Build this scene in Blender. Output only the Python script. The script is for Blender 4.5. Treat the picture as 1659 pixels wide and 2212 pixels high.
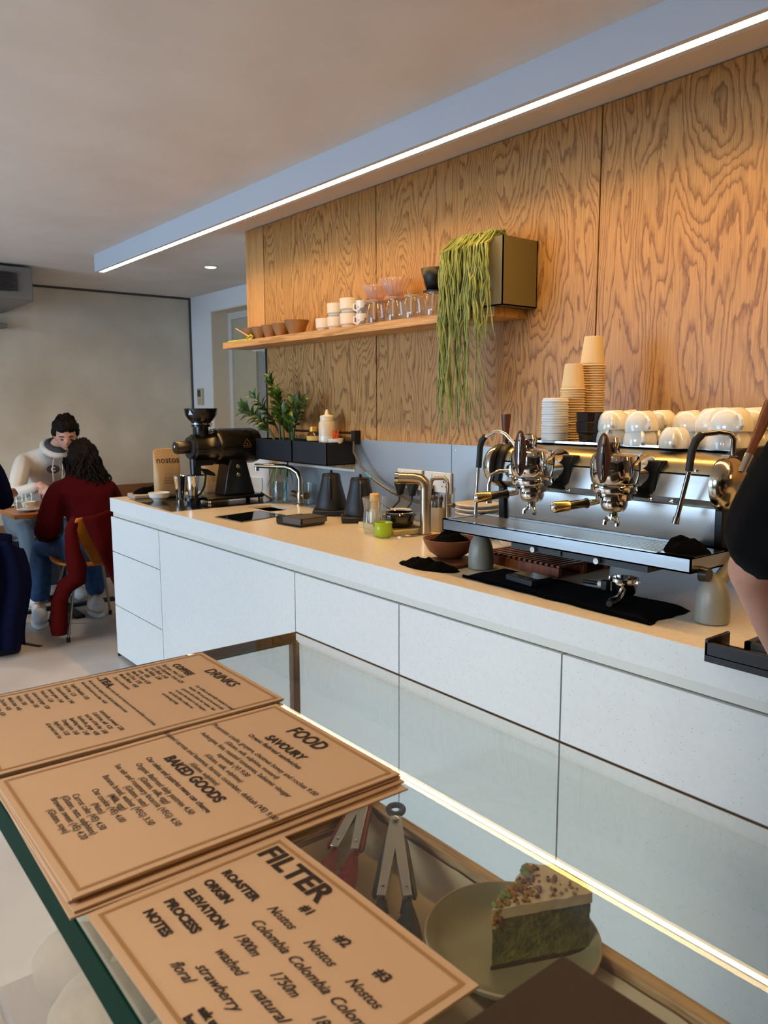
import bpy, bmesh, math, random
from mathutils import Matrix, Vector, noise
PI=math.pi; R=math.radians
rnd=random.Random(7)
C=bpy.context.scene.collection
sc=bpy.context.scene
for o in list(bpy.data.objects): bpy.data.objects.remove(o)

# ------------------------------------------------------------------ camera
cam_d=bpy.data.cameras.new('camera'); cam=bpy.data.objects.new('camera',cam_d); C.objects.link(cam)
yaw,pit,rol=R(38.549),R(7.765),R(-0.156)
F=Vector((-math.cos(yaw)*math.cos(pit),math.sin(yaw)*math.cos(pit),-math.sin(pit)))
r_=F.cross(Vector((0,0,1))).normalized(); u_=r_.cross(F)
cx=math.cos(rol)*r_+math.sin(rol)*u_; cy=-math.sin(rol)*r_+math.cos(rol)*u_
mw=Matrix((cx,cy,-F)).transposed().to_4x4(); mw.translation=Vector((0,0,1.42)); cam.matrix_world=mw
cam_d.sensor_fit='VERTICAL'; cam_d.sensor_height=36; cam_d.lens=1694.9/2212*36
cam_d.clip_start=.02
cam_d.dof.use_dof=True; cam_d.dof.focus_distance=1.7; cam_d.dof.aperture_fstop=cam_d.lens/1.5
sc.camera=cam
# ------------------------------------------------------------------ light
sc.view_settings.view_transform='Standard'; sc.view_settings.look='None'
sc.view_settings.gamma=1; sc.view_settings.use_curve_mapping=False
sc.view_settings.exposure=0.17
w=bpy.data.worlds.new('sky'); sc.world=w; w.use_nodes=True
bg=w.node_tree.nodes['Background']; bg.inputs[0].default_value=(.62,.78,1,1); bg.inputs[1].default_value=1.1
def area(name,loc,rot,sx,sy,col,power):
    d=bpy.data.lights.new(name,'AREA'); d.shape='RECTANGLE'; d.size=sx; d.size_y=sy; d.color=col; d.energy=power
    o=bpy.data.objects.new(name,d); C.objects.link(o); o.location=loc; o.rotation_euler=rot
    return o
# daylight entering the two shop windows behind the camera (lights stand in the openings)
area('window_light',(-1.45,-9.5,3.1),(R(86),0,0),3.2,2.3,(1.0,.97,.96),700)
area('window_light',(-4.3,-2.95,1.25),(R(90),0,0),2.6,1.9,(.42,.68,1.0),115)
LED_STRENGTH=70.0
FILL_LAMPS=[(-5.6,.3),(-5.2,-1.7),(-3.3,-.5),(-1.7,-.9),(-.4,-.7),(.9,-.9),(-3.4,-2.2)]; FILL_POWER=7.5  # unseen lamps added to brighten the ceiling and level surfaces
sc.cycles.max_bounces=10; sc.cycles.transparent_max_bounces=24; sc.cycles.caustics_reflective=False; sc.cycles.caustics_refractive=False
sc.cycles.sample_clamp_indirect=6
try: sc.cycles.use_denoising=True
except Exception: pass

# ------------------------------------------------------------------ helpers
def lin(h):
    h=h.lstrip('#'); v=[int(h[i:i+2],16)/255 for i in (0,2,4)]
    return tuple((c/12.92 if c<=.04045 else ((c+.055)/1.055)**2.4) for c in v)+(1,)
def nodes(m): m.use_nodes=True; return m.node_tree.nodes,m.node_tree.links
MATS={}
def mat(name,col,rough=.5,metal=0,col2=None,ns=20,detail=4,lo=.35,hi=.65,bump=0,bs=None,stretch=(1,1,1),spec=.5,emit=None,es=0,coat=0,sheen=0,sss=0):
    if name in MATS: return MATS[name]
    m=bpy.data.materials.new(name); n,l=nodes(m); b=n['Principled BSDF']
    b.inputs['Base Color'].default_value=lin(col); b.inputs['Roughness'].default_value=rough; b.inputs['Metallic'].default_value=metal
    b.inputs['Specular IOR Level'].default_value=spec; b.inputs['Coat Weight'].default_value=coat; b.inputs['Sheen Weight'].default_value=sheen
    if sss: b.inputs['Subsurface Weight'].default_value=sss; b.inputs['Subsurface Scale'].default_value=.01
    if emit: b.inputs['Emission Color'].default_value=lin(emit); b.inputs['Emission Strength'].default_value=es
    if col2 or bump:
        tc=n.new('ShaderNodeTexCoord'); mp=n.new('ShaderNodeMapping'); mp.inputs['Scale'].default_value=stretch
        l.new(tc.outputs['Object'],mp.inputs['Vector'])
    if col2:
        t=n.new('ShaderNodeTexNoise'); t.inputs['Scale'].default_value=ns; t.inputs['Detail'].default_value=detail
        l.new(mp.outputs[0],t.inputs['Vector'])
        r=n.new('ShaderNodeValToRGB'); r.color_ramp.elements[0].position=lo; r.color_ramp.elements[1].position=hi
        r.color_ramp.elements[0].color=lin(col); r.color_ramp.elements[1].color=lin(col2)
        l.new(t.outputs['Fac'],r.inputs[0]); l.new(r.outputs[0],b.inputs['Base Color'])
    if bump:
        t2=n.new('ShaderNodeTexNoise'); t2.inputs['Scale'].default_value=bs or ns; t2.inputs['Detail'].default_value=4
        l.new(mp.outputs[0],t2.inputs['Vector'])
        bp=n.new('ShaderNodeBump'); bp.inputs['Strength'].default_value=bump; bp.inputs['Distance'].default_value=.004
        l.new(t2.outputs['Fac'],bp.inputs['Height']); l.new(bp.outputs[0],b.inputs['Normal'])
    MATS[name]=m; return m
def glassm(name,tint='#f2fbf8',rough=0.0,ior=1.5,boost=0.0,gloss='#ffffff'):
    if name in MATS: return MATS[name]
    m=bpy.data.materials.new(name); n,l=nodes(m); n.remove(n['Principled BSDF']); out=n['Material Output']
    tr=n.new('ShaderNodeBsdfTransparent'); tr.inputs[0].default_value=lin(tint)
    gl=n.new('ShaderNodeBsdfGlossy'); gl.inputs['Roughness'].default_value=rough; gl.inputs['Color'].default_value=lin(gloss)
    # Schlick reflectance of a thin pane (the same from either side)
    fr=n.new('ShaderNodeLayerWeight'); fr.inputs[0].default_value=.5
    pw=n.new('ShaderNodeMath'); pw.operation='POWER'; pw.inputs[1].default_value=5; l.new(fr.outputs['Facing'],pw.inputs[0])
    ad=n.new('ShaderNodeMath'); ad.operation='MULTIPLY_ADD'; ad.use_clamp=True; ad.inputs[1].default_value=.95; ad.inputs[2].default_value=boost+((ior-1)/(ior+1))**2
    mx=n.new('ShaderNodeMixShader'); l.new(pw.outputs[0],ad.inputs[0]); l.new(ad.outputs[0],mx.inputs[0]); l.new(tr.outputs[0],mx.inputs[1]); l.new(gl.outputs[0],mx.inputs[2])
    l.new(mx.outputs[0],out.inputs[0]); MATS[name]=m; return m
def frostm(name,tint,body,k=.3,rough=.1):
    m=glassm(name,tint,rough,1.5,.04); n=m.node_tree.nodes; l=m.node_tree.links; out=n['Material Output']
    old=out.inputs[0].links[0].from_socket
    d=n.new('ShaderNodeBsdfDiffuse'); d.inputs[0].default_value=lin(body); t=n.new('ShaderNodeBsdfTranslucent'); t.inputs[0].default_value=lin(body)
    a=n.new('ShaderNodeMixShader'); a.inputs[0].default_value=.5; l.new(d.outputs[0],a.inputs[1]); l.new(t.outputs[0],a.inputs[2])
    b=n.new('ShaderNodeMixShader'); b.inputs[0].default_value=k; l.new(old,b.inputs[1]); l.new(a.outputs[0],b.inputs[2]); l.new(b.outputs[0],out.inputs[0]); return m
def woodm(name,light,mid,dark,sx=2.6,sz=.5,rings=26,rough=.45,axis='Z',pore=.5):
    """oak veneer: contour lines of a stretched noise give the cathedral figure, plus fine pores"""
    if name in MATS: return MATS[name]
    m=bpy.data.materials.new(name); n,l=nodes(m); b=n['Principled BSDF']; b.inputs['Roughness'].default_value=rough
    tc=n.new('ShaderNodeTexCoord'); mp=n.new('ShaderNodeMapping')
    sc_={'Z':(sx,sx,sz),'X':(sz,sx,sx),'Y':(sx,sz,sx)}[axis]; mp.inputs['Scale'].default_value=sc_
    l.new(tc.outputs['Object'],mp.inputs['Vector'])
    t=n.new('ShaderNodeTexNoise'); t.inputs['Scale'].default_value=1; t.inputs['Detail'].default_value=2.2; t.inputs['Roughness'].default_value=.45; t.inputs['Distortion'].default_value=.35
    l.new(mp.outputs[0],t.inputs['Vector'])
    f=n.new('ShaderNodeTexNoise'); f.inputs['Scale'].default_value=14; f.inputs['Detail'].default_value=3; l.new(mp.outputs[0],f.inputs['Vector'])
    a=n.new('ShaderNodeMath'); a.operation='MULTIPLY'; a.inputs[1].default_value=rings; l.new(t.outputs['Fac'],a.inputs[0])
    a2=n.new('ShaderNodeMath'); a2.operation='MULTIPLY_ADD'; a2.inputs[1].default_value=1.1; l.new(f.outputs['Fac'],a2.inputs[0]); l.new(a.outputs[0],a2.inputs[2])
    fr=n.new('ShaderNodeMath'); fr.operation='FRACT'; l.new(a2.outputs[0],fr.inputs[0])
    r=n.new('ShaderNodeValToRGB'); e=r.color_ramp.elements; e[0].position=0; e[0].color=lin(light); e[1].position=1; e[1].color=lin(light)
    for p,c in ((.45,light),(.72,mid),(.86,dark),(.95,mid)): q=e.new(p); q.color=lin(c)
    l.new(fr.outputs[0],r.inputs[0])
    mp2=n.new('ShaderNodeMapping'); mp2.inputs['Scale'].default_value={'Z':(260,260,7),'X':(7,260,260),'Y':(260,7,260)}[axis]; l.new(tc.outputs['Object'],mp2.inputs['Vector'])
    p=n.new('ShaderNodeTexNoise'); p.inputs['Scale'].default_value=1; p.inputs['Detail'].default_value=2; l.new(mp2.outputs[0],p.inputs['Vector'])
    pr=n.new('ShaderNodeValToRGB'); pr.color_ramp.elements[0].position=.38; pr.color_ramp.elements[1].position=.62
    pr.color_ramp.elements[0].color=(1-pore,)*3+(1,); l.new(p.outputs['Fac'],pr.inputs[0])
    mx=n.new('ShaderNodeMix'); mx.data_type='RGBA'; mx.blend_type='MULTIPLY'; mx.inputs[0].default_value=.55
    l.new(r.outputs[0],mx.inputs[6]); l.new(pr.outputs[0],mx.inputs[7]); l.new(mx.outputs[2],b.inputs['Base Color'])
    bp=n.new('ShaderNodeBump'); bp.inputs['Strength'].default_value=.25; bp.inputs['Distance'].default_value=.001; l.new(p.outputs['Fac'],bp.inputs['Height']); l.new(bp.outputs[0],b.inputs['Normal'])
    MATS[name]=m; return m
def speckm(name,base,s1,s2,rough=.35,scale=110):
    m=bpy.data.materials.new(name); n,l=nodes(m); b=n['Principled BSDF']; b.inputs['Roughness'].default_value=rough
    tc=n.new('ShaderNodeTexCoord')
    v=n.new('ShaderNodeTexVoronoi'); v.inputs['Scale'].default_value=scale; l.new(tc.outputs['Object'],v.inputs['Vector'])
    lt=n.new('ShaderNodeMath'); lt.operation='LESS_THAN'; lt.inputs[1].default_value=.13; l.new(v.outputs['Distance'],lt.inputs[0])
    sp=n.new('ShaderNodeSeparateColor'); l.new(v.outputs['Color'],sp.inputs[0])
    gt=n.new('ShaderNodeMath'); gt.operation='GREATER_THAN'; gt.inputs[1].default_value=.72; l.new(sp.outputs[0],gt.inputs[0])
    mu=n.new('ShaderNodeMath'); mu.operation='MULTIPLY'; l.new(lt.outputs[0],mu.inputs[0]); l.new(gt.outputs[0],mu.inputs[1])
    t=n.new('ShaderNodeTexNoise'); t.inputs['Scale'].default_value=60; t.inputs['Detail'].default_value=5; l.new(tc.outputs['Object'],t.inputs['Vector'])
    r=n.new('ShaderNodeValToRGB'); r.color_ramp.elements[0].position=.35; r.color_ramp.elements[1].position=.6; r.color_ramp.elements[0].color=lin(s2); r.color_ramp.elements[1].color=lin(base); l.new(t.outputs['Fac'],r.inputs[0])
    mx=n.new('ShaderNodeMix'); mx.data_type='RGBA'; l.new(mu.outputs[0],mx.inputs[0]); l.new(r.outputs[0],mx.inputs[6]); mx.inputs[7].default_value=lin(s1)
    l.new(mx.outputs[2],b.inputs['Base Color']); MATS[name]=m; return m

class G:
    """collects shapes; becomes ONE mesh object"""
    def __init__(s,m=None): s.v=[]; s.f=[]; s.mi=[]; s.ch=[]; s.c=0; s.k=0; s.m=m or Matrix()
    def add(s,vs,fs):
        o=len(s.v); s.v+=[tuple(s.m@Vector(p)) for p in vs]; s.f+=[tuple(i+o for i in f) for f in fs]; s.mi+=[s.k]*len(fs); s.c+=1; s.ch+=[s.c]*len(vs); return s
    def box(s,x0,x1,y0,y1,z0,z1):
        v=[(x,y,z) for z in (z0,z1) for y in (y0,y1) for x in (x0,x1)]
        return s.add(v,[(0,2,3,1),(4,5,7,6),(0,1,5,4),(2,6,7,3),(0,4,6,2),(1,3,7,5)])
    def lathe(s,prof,c=(0,0,0),n=28,axis='Z',close=False):
        vs=[];fs=[]
        for r,h in prof:
            for i in range(n):
                a=2*PI*i/n; p=(r*math.cos(a),r*math.sin(a),h)
                if axis=='X': p=(p[2],p[0],p[1])
                if axis=='Y': p=(p[1],p[2],p[0])
                vs.append((p[0]+c[0],p[1]+c[1],p[2]+c[2]))
        m=len(prof)
        for j in range(m if close else m-1):
            for i in range(n):
                a=j*n+i;b=j*n+(i+1)%n;k=((j+1)%m)*n; fs.append((a,b,k+(i+1)%n,k+i))
        if not close:
            if prof[0][0]>1e-5: fs.append(tuple(range(n))[::-1])
            if prof[-1][0]>1e-5: fs.append(tuple(range((m-1)*n,m*n)))
        return s.add(vs,fs)
    def tube(s,pts,r,n=10,cap=True):
        P=[Vector(p) for p in pts]; rs=r if isinstance(r,(list,tuple)) else [r]*len(P)
        vs=[];fs=[];up=None
        for i,p in enumerate(P):
            t=(P[min(i+1,len(P)-1)]-P[max(i-1,0)]).normalized()
            if up is None: up=t.orthogonal().normalized()
            up=(up-t*up.dot(t)); up=up.normalized() if up.length>1e-6 else t.orthogonal().normalized()
            q=t.cross(up)
            for k in range(n):
                a=2*PI*k/n; vs.append(tuple(p+(up*math.cos(a)+q*math.sin(a))*rs[i]))
        for j in range(len(P)-1):
            for k in range(n): a=j*n+k;b=j*n+(k+1)%n; fs.append((a,b,b+n,a+n))
        if cap: fs.append(tuple(range(n))[::-1]); fs.append(tuple(range((len(P)-1)*n,len(P)*n)))
        return s.add(vs,fs)
    def prism(s,poly,h0,h1,plane='XY'):
        f={'XY':lambda a,b,h:(a,b,h),'YZ':lambda a,b,h:(h,a,b),'XZ':lambda a,b,h:(a,h,b)}[plane]
        n=len(poly); vs=[f(a,b,h0) for a,b in poly]+[f(a,b,h1) for a,b in poly]
        return s.add(vs,[tuple(range(n))[::-1],tuple(range(n,2*n))]+[(i,(i+1)%n,(i+1)%n+n,i+n) for i in range(n)])
    def ball(s,c,r,n=16,m=10,fn=None):
        rx,ry,rz=(r,r,r) if not isinstance(r,(tuple,list)) else r
        vs=[];fs=[]
        for j in range(m+1):
            th=PI*j/m
            for i in range(n):
                a=2*PI*i/n; d=Vector((math.sin(th)*math.cos(a),math.sin(th)*math.sin(a),math.cos(th)))
                k=fn(d) if fn else 1
                vs.append((c[0]+d.x*rx*k,c[1]+d.y*ry*k,c[2]+d.z*rz*k))
        for j in range(m):
            for i in range(n): a=j*n+i;b=j*n+(i+1)%n; fs.append((a,a+n,b+n,b))
        return s.add(vs,fs)
    def torus(s,c,R_,r,n=28,m=10,axis='Z',k=(1,1)):
        return s.lathe([((R_+r*math.cos(2*PI*j/m)),r*math.sin(2*PI*j/m)) for j in range(m)],c,n,axis,True)
    def grid(s,nu,nv,fn):
        vs=[fn(i/nu,j/nv) for j in range(nv+1) for i in range(nu+1)]
        fs=[(j*(nu+1)+i,j*(nu+1)+i+1,(j+1)*(nu+1)+i+1,(j+1)*(nu+1)+i) for j in range(nv) for i in range(nu)]
        return s.add(vs,fs)
def mkmesh(name,g,mats,smooth=35,fixn=True):
    key={};vs=[];ix=[]                       # weld within each added shape only
    for p,c in zip(g.v,g.ch):
        k=(c,round(p[0],6),round(p[1],6),round(p[2],6))
        if k not in key: key[k]=len(vs); vs.append(p)
        ix.append(key[k])
    fs=[];mi=[]
    for f,k in zip(g.f,g.mi):
        q=[]
        for i in f:
            j=ix[i]
            if not q or (q[-1]!=j and j!=q[0]): q.append(j)
        if len(set(q))>=3: fs.append(tuple(q)); mi.append(k)
    me=bpy.data.meshes.new(name); me.from_pydata(vs,[],fs)
    for m in (mats if isinstance(mats,(list,tuple)) else [mats]): me.materials.append(m)
    for p,k in zip(me.polygons,mi): p.material_index=k
    bm=bmesh.new(); bm.from_mesh(me)
    if fixn: bmesh.ops.recalc_face_normals(bm,faces=bm.faces)
    bm.to_mesh(me); bm.free()
    if smooth:
        me.polygons.foreach_set('use_smooth',[True]*len(me.polygons)); me.set_sharp_from_angle(angle=R(smooth))
    return me
def obj(name,g,mats,parent=None,world=False,bevel=0,sub=0,smooth=35,label=None,solid=0,fixn=True,seg=2):
    if world and parent is not None:
        inv=(Matrix.Translation(parent.location)@parent.rotation_euler.to_matrix().to_4x4()).inverted()
        g.v=[tuple(inv@Vector(p)) for p in g.v]
    me=mkmesh(name,g,mats,smooth,fixn); o=bpy.data.objects.new(name,me); C.objects.link(o)
    if parent is not None: o.parent=parent
    if solid: md=o.modifiers.new('solid','SOLIDIFY'); md.thickness=solid; md.offset=0
    if bevel:
        md=o.modifiers.new('bevel','BEVEL'); md.width=bevel; md.segments=seg; md.limit_method='ANGLE'; md.angle_limit=R(40)
    if sub: md=o.modifiers.new('sub','SUBSURF'); md.levels=sub; md.render_levels=sub
    if label: o['label']=label
    return o
def tag(o,label,cat,group=None,kind=None):
    o['label']=label; o['category']=cat
    if group: o['group']=group
    if kind: o['kind']=kind
    return o
def thing(name,label,cat,loc=(0,0,0),rz=0,group=None):
    o=bpy.data.objects.new(name,None); C.objects.link(o); o.location=loc; o.rotation_euler=(0,0,rz); o.empty_display_size=.05
    return tag(o,label,cat,group)
def structure(name,g,m,parent=None,**k):
    o=obj(name,g,m,parent,**k)
    if parent is None: o['kind']='structure'
    return o
def dup(root,loc,rz=None,label=None,rot=None):
    r=root.copy(); C.objects.link(r); r.location=loc
    if rot is not None: r.rotation_euler=rot
    elif rz is not None: r.rotation_euler=(0,0,rz)
    if label: r['label']=label
    for ch in list(root.children):
        c=ch.copy(); C.objects.link(c); c.parent=r
        for g in ch.children:
            d=g.copy(); C.objects.link(d); d.parent=c
    return r
def text(g,s,size,x,y,z=0,bold=0,shear=0,align='LEFT',space=1,ext=.0,m=None,sx=1,fit=0):
    cu=bpy.data.curves.new('t','FONT'); cu.body=s; cu.size=size; cu.align_x=align; cu.offset=bold; cu.shear=shear; cu.space_character=space; cu.resolution_u=3; cu.extrude=ext
    o=bpy.data.objects.new('t',cu); C.objects.link(o)
    bpy.context.view_layer.update()
    me=bpy.data.meshes.new_from_object(o.evaluated_get(bpy.context.evaluated_depsgraph_get()))
    if fit:
        xs=[v.co.x for v in me.vertices]; sx=fit/max(1e-6,max(xs)-min(xs))
    T=(m or Matrix())@Matrix.Translation((x,y,z))@Matrix.Diagonal((sx,1,1,1))
    g.add([tuple(T@v.co) for v in me.vertices],[tuple(p.vertices) for p in me.polygons])
    bpy.data.objects.remove(o); bpy.data.curves.remove(cu); bpy.data.meshes.remove(me)
def nz(x,y,z=0): return noise.noise(Vector((x,y,z)))
def cloth(name,cx_,cy_,z,rx,ry,h,seed,m,label,cat='cloth',rz=0,amp=.35,group=None):
    """crumpled cloth lump lying on a surface"""
    g=G(Matrix.Rotation(rz,4,'Z')); n,k=44,12; vs=[(0,0,h*.7)];fs=[]
    for j in range(1,k+1):
        t=j/k
        for i in range(n):
            a=2*PI*i/n; rr=t*(1+.22*nz(math.cos(a)*1.3+seed,math.sin(a)*1.3,seed)+.06*nz(math.cos(a)*5,math.sin(a)*5,seed))
            x,y=rr*rx*math.cos(a),rr*ry*math.sin(a)
            hh=h*max(.0,(1-t**3))*(.62+amp*1.6*nz(x*22+seed*3,y*26,seed)+amp*.7*nz(x*60,y*60,seed+5))
            vs.append((x,y,max(.002,hh) if t<1 else 0))
    for i in range(n): fs.append((0,1+i,1+(i+1)%n))
    for j in range(k-1):
        for i in range(n): a=1+j*n+i;b=1+j*n+(i+1)%n; fs.append((a,a+n,b+n,b))
    fs.append(tuple(1+(k-1)*n+i for i in range(n)))
    g.add(vs,fs); o=obj(name,g,m,smooth=60); o.location=(cx_,cy_,z); tag(o,label,cat,group); return o

# ------------------------------------------------------------------ materials
WHITE=speckm('counter_stone','#e2e2de','#9a9384','#dedfdb',.38,130)
STONE=WHITE
OAK=woodm('oak_veneer','#c49355','#ac7b40','#8a5c2c',sx=4.8,sz=1.1,rings=30)
OAKX=woodm('oak_plank','#cfa066','#bd8d55','#a57843',sx=9,sz=.6,rings=7,axis='X')
OAKP=woodm('oak_plain','#cf9e62','#c39256','#b58449',sx=14,sz=.5,rings=4,axis='Z',pore=.3)
TRAYW=woodm('tray_oak','#cda677','#a87c4e','#74502e',sx=30,sz=1.6,rings=6,axis='X')
TRAYWY=woodm('tray_oak_cross','#cda677','#a87c4e','#74502e',sx=30,sz=1.6,rings=6,axis='Y')
WALNUT=mat('walnut','#4a2717',.4,0,'#33190f',60,stretch=(1,1,.2))
REDWOOD=mat('red_wood','#7a3d1c',.4,0,'#5a2a12',60,stretch=(1,1,.15))
CEIL=mat('ceiling_paint','#e2d9cf',.9,0,'#dcd1c5',3)
PAINT=mat('wall_paint','#dcdcdc',.85)
DARKW=mat('far_side_paint','#5f5851',.8)
CREAM=mat('cream_paint','#d9c9b2',.8)
CONC=mat('concrete_plaster','#b8ab95',.8,0,'#dccfb9',1.6,7,.3,.7,bump=.15,bs=6)
FLOORM=mat('resin_floor','#b3aaa4',.3,0,'#c6bfb9',2.2,6,bump=.03,bs=3)
STEEL=mat('brushed_steel','#b9b6b0',.28,1,bump=.03,bs=90,stretch=(.05,1,1))
SHEET=mat('backsplash_steel','#b7bdc2',.38,.75)
CHROME=mat('chrome','#d9d7d2',.06,1)
NICKEL=mat('brushed_nickel','#b5a48c',.25,1)
BRASS=mat('brass','#c9b071',.18,1)
BLACK=mat('matte_black','#0c0c0e',.45,spec=.4)
BLK2=mat('black_lacquer','#0a0808',.25,spec=.5)
BLKF=mat('black_cloth','#040404',.95,bump=.6,bs=300,spec=.05)
KNIT=mat('black_knit','#05060c',.95,bump=.8,bs=500,spec=.1)
BLUEBLK=mat('powder_black','#10131a',.5)
PORC=mat('white_porcelain','#e8e5dd',.12,coat=.3)
CERAM=mat('cream_ceramic','#d9cfbd',.45)
KRAFT=mat('kraft_paper','#c9a97c',.75,0,'#bd9b6c',6,bump=.35,bs=14)
PAPERC=mat('cup_paper','#ddc49a',.7)
PAPERL=mat('cup_paper_dark','#b58f5d',.7)
LIDM=mat('lid_white','#e6e6e6',.35)
GLASS=frostm('thin_glass','#f4f8f6','#e6e2dc',.07,.0)
GLASSD=glassm('amber_glass','#8a6a40')
WATER=glassm('water','#dbe8ea',ior=1.33)
GREEN=mat('glass_edge_green','#022c20',.6,spec=.03)
CASEG=glassm('case_glass','#f6f9f8',0,1.5,.005)
CLEARG=glassm('case_glass_inner','#fafcfb',0,1.0,.0)
OLIVE=mat('olive_metal','#6a6242',.5)
LIME=mat('lime_glaze','#9db80b',.15,coat=.5)
TERRA=mat('terracotta','#7d4526',.45)
BAMBOO=mat('bamboo_tray','#cdbd8a',.55)
INK=mat('print_ink','#2a1a10',.8)
MENU=mat('menu_card','#cba987',.6,0,'#ceac8a',8)
BORD=mat('menu_border','#a57a4c',.6)
SKIN=mat('skin','#c08f78',.5,0,'#b98570',12,sss=.0)
DENIM=mat('denim','#234a78',.85,0,'#1b3a62',30)
LEAF=mat('leaf_green','#25420f',.4,0,'#365a1a',25)
LEAFT=mat('trailing_green','#6f7d38',.5,0,'#97a05c',22)
RUBBER=mat('rubber_black','#151512',.6)
GREYP=mat('grey_plastic','#4c4a48',.5)
# ------------------------------------------------------------------ the room
ZC=2.39; YW=2.25
g=G(); g.box(-6.85,3,-3.2,4.2,-.1,0); structure('floor',g,FLOORM)
g=G(); g.box(-7.1,3.1,-3.3,4.2,ZC,ZC+.1); structure('ceiling',g,CEIL)
g=G(); g.box(-7.0,-6.85,-3.2,3.2,0,2.372); structure('wall_left',g,CONC)
g=G(); g.box(-6.87,-6.84,-3.2,3.2,2.372,2.39); g.box(-6.85,-6.835,3.185,3.2,0,2.39)
structure('trim_1',g,mat('shadow_gap_trim','#4a4038',.6))
# white far wall with the recessed opening
g=G(); g.box(-7.0,-6.44,3.2,3.45,0,ZC); g.box(-6.44,-4.9,3.2,3.45,2.235,ZC); g.box(-4.9,-3.9,3.2,3.45,0,ZC); structure('wall_far',g,PAINT)
g=G(); g.box(-6.438,-6.43,3.201,3.38,0,2.233); g.box(-6.43,-4.9,3.201,3.38,2.226,2.234); structure('trim_2',g,CREAM)
g=G(); g.box(-6.43,-6.37,3.36,3.40,0,2.17); g.box(-6.43,-4.9,3.36,3.40,2.17,2.226); structure('trim_3',g,mat('door_frame','#cfc8c0',.5))
g=G(); g.box(-6.37,-5.98,3.38,3.42,0,2.17); d=structure('door_1',g,mat('door_cream','#b5aa90',.6))
g=G(); g.box(-5.98,-4.9,3.40,3.43,0,2.17); structure('window_3',g,mat('frosted_panel','#8f918a',.3))
g=G(); g.box(-4.9,-4.75,2.25,3.2,0,ZC); 
# wall behind the oak cladding
g=G(); g.box(-3.86,3.0,YW+.03,YW+.2,0,ZC); g.box(-4.07,-3.86,YW+.03,YW+.2,1.73,ZC); structure('wall_back',g,PAINT)
def panel(x0,x1,z0,z1,m=OAK,y0=YW):
    g=G(); g.box(x0,x1,y0,YW+.03,z0,z1); return g
wb=bpy.data.objects['wall_back']
for k,(x0,x1,z0,z1,m) in enumerate([(-3.868,-2.879,1.735,2.385,OAK),(-3.858,-2.879,1.112,1.735,OAK),(-2.873,-1.676,1.257,2.385,OAK),(-1.670,-.47,1.257,2.385,OAK),(-.464,.74,1.257,2.385,OAK),(.746,1.95,1.257,2.385,OAK)]):
    if k==1:
        g=G(); g.prism([(-3.858,1.112),(-3.042,1.112),(-3.042,1.257),(-2.879,1.257),(-2.879,1.735),(-3.858,1.735)],YW,YW+.03,'XZ')
    else: g=panel(x0,x1,z0,z1,m)
    obj('oak_panel',g,m,wb,smooth=0)
obj('oak_panel',panel(-4.07,-3.874,1.735,2.385,OAKP),OAKP,wb,smooth=0)
g=G(); g.box(-3.9,3,YW+.012,YW+.03,1.11,ZC); obj('panel_backing',g,mat('dark_gap','#1d120a',.9),wb)
# steel splashback
g=G(); g.box(-3.042,-2.372,YW-.002,YW+.03,.913,1.257); g.box(-2.369,-1.1,YW-.002,YW+.03,.913,1.257); g.box(-1.097,3,YW-.002,YW+.03,.913,1.257); g.box(-4.345,-3.042,YW-.002,YW+.03,.913,1.10)
structure('trim_4',g,SHEET)
g=G(); g.box(-4.345,-3.86,YW-.004,YW+.18,0,1.118); g.box(-3.86,-3.045,YW-.004,YW+.01,1.10,1.1115); structure('trim_5',g,mat('white_cap','#e2e0dc',.5))
for x in (-2.345,-1.13):
    g=G(); g.lathe([(.004,0),(.0035,-.003),(0,-.004)],(x,YW-.002,1.235),10,'Y'); o=obj('splashback_screw',g,CHROME,bpy.data.objects['trim_4'])
# walls behind the camera, with the shop windows
def holed(name,axis,c0,c1,a0,a1,holes,m):
    g=G(); xs=sorted({a0,a1,*[h[0] for h in holes],*[h[1] for h in holes]})
    for u,v in zip(xs,xs[1:]):
        hs=[h for h in holes if h[0]<=u and h[1]>=v]
        segs=[(0,ZC)] if not hs else [(0,hs[0][2]),(hs[0][3],ZC)]
        for z0,z1 in segs:
            if z1-z0<1e-4: continue
            if axis=='X': g.box(u,v,c0,c1,z0,z1)
            else: g.box(c0,c1,u,v,z0,z1)
    return structure(name,g,m)
holed('wall_front','X',-3.2,-3.0,-6.85,3,[(-5.7,-2.9,.25,2.25),(-2.15,-.45,.7,2.3)],DARKW)
g=G(); g.box(3,3.1,-3.2,YW,0,ZC); structure('wall_right',g,DARKW)
for n,(x0,x1,z0,z1) in enumerate([(-5.7,-2.9,.25,2.25),(-2.15,-.45,.7,2.3)]):
    g=G(); t=.045
    g.box(x0,x1,-3.14,-3.08,z0,z0+t); g.box(x0,x1,-3.14,-3.08,z1-t,z1); g.box(x0,x0+t,-3.14,-3.08,z0,z1); g.box(x1-t,x1,-3.14,-3.08,z0,z1)
    m=(x0+x1)/2; g.box(m-t/2,m+t/2,-3.14,-3.08,z0,z1)
    o=structure('window_%d'%(n+1),g,BLACK)
    g=G(); g.box(x0+t,x1-t,-3.112,-3.106,z0+t,z1-t); obj('window_pane',g,GLASS,o)

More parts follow.
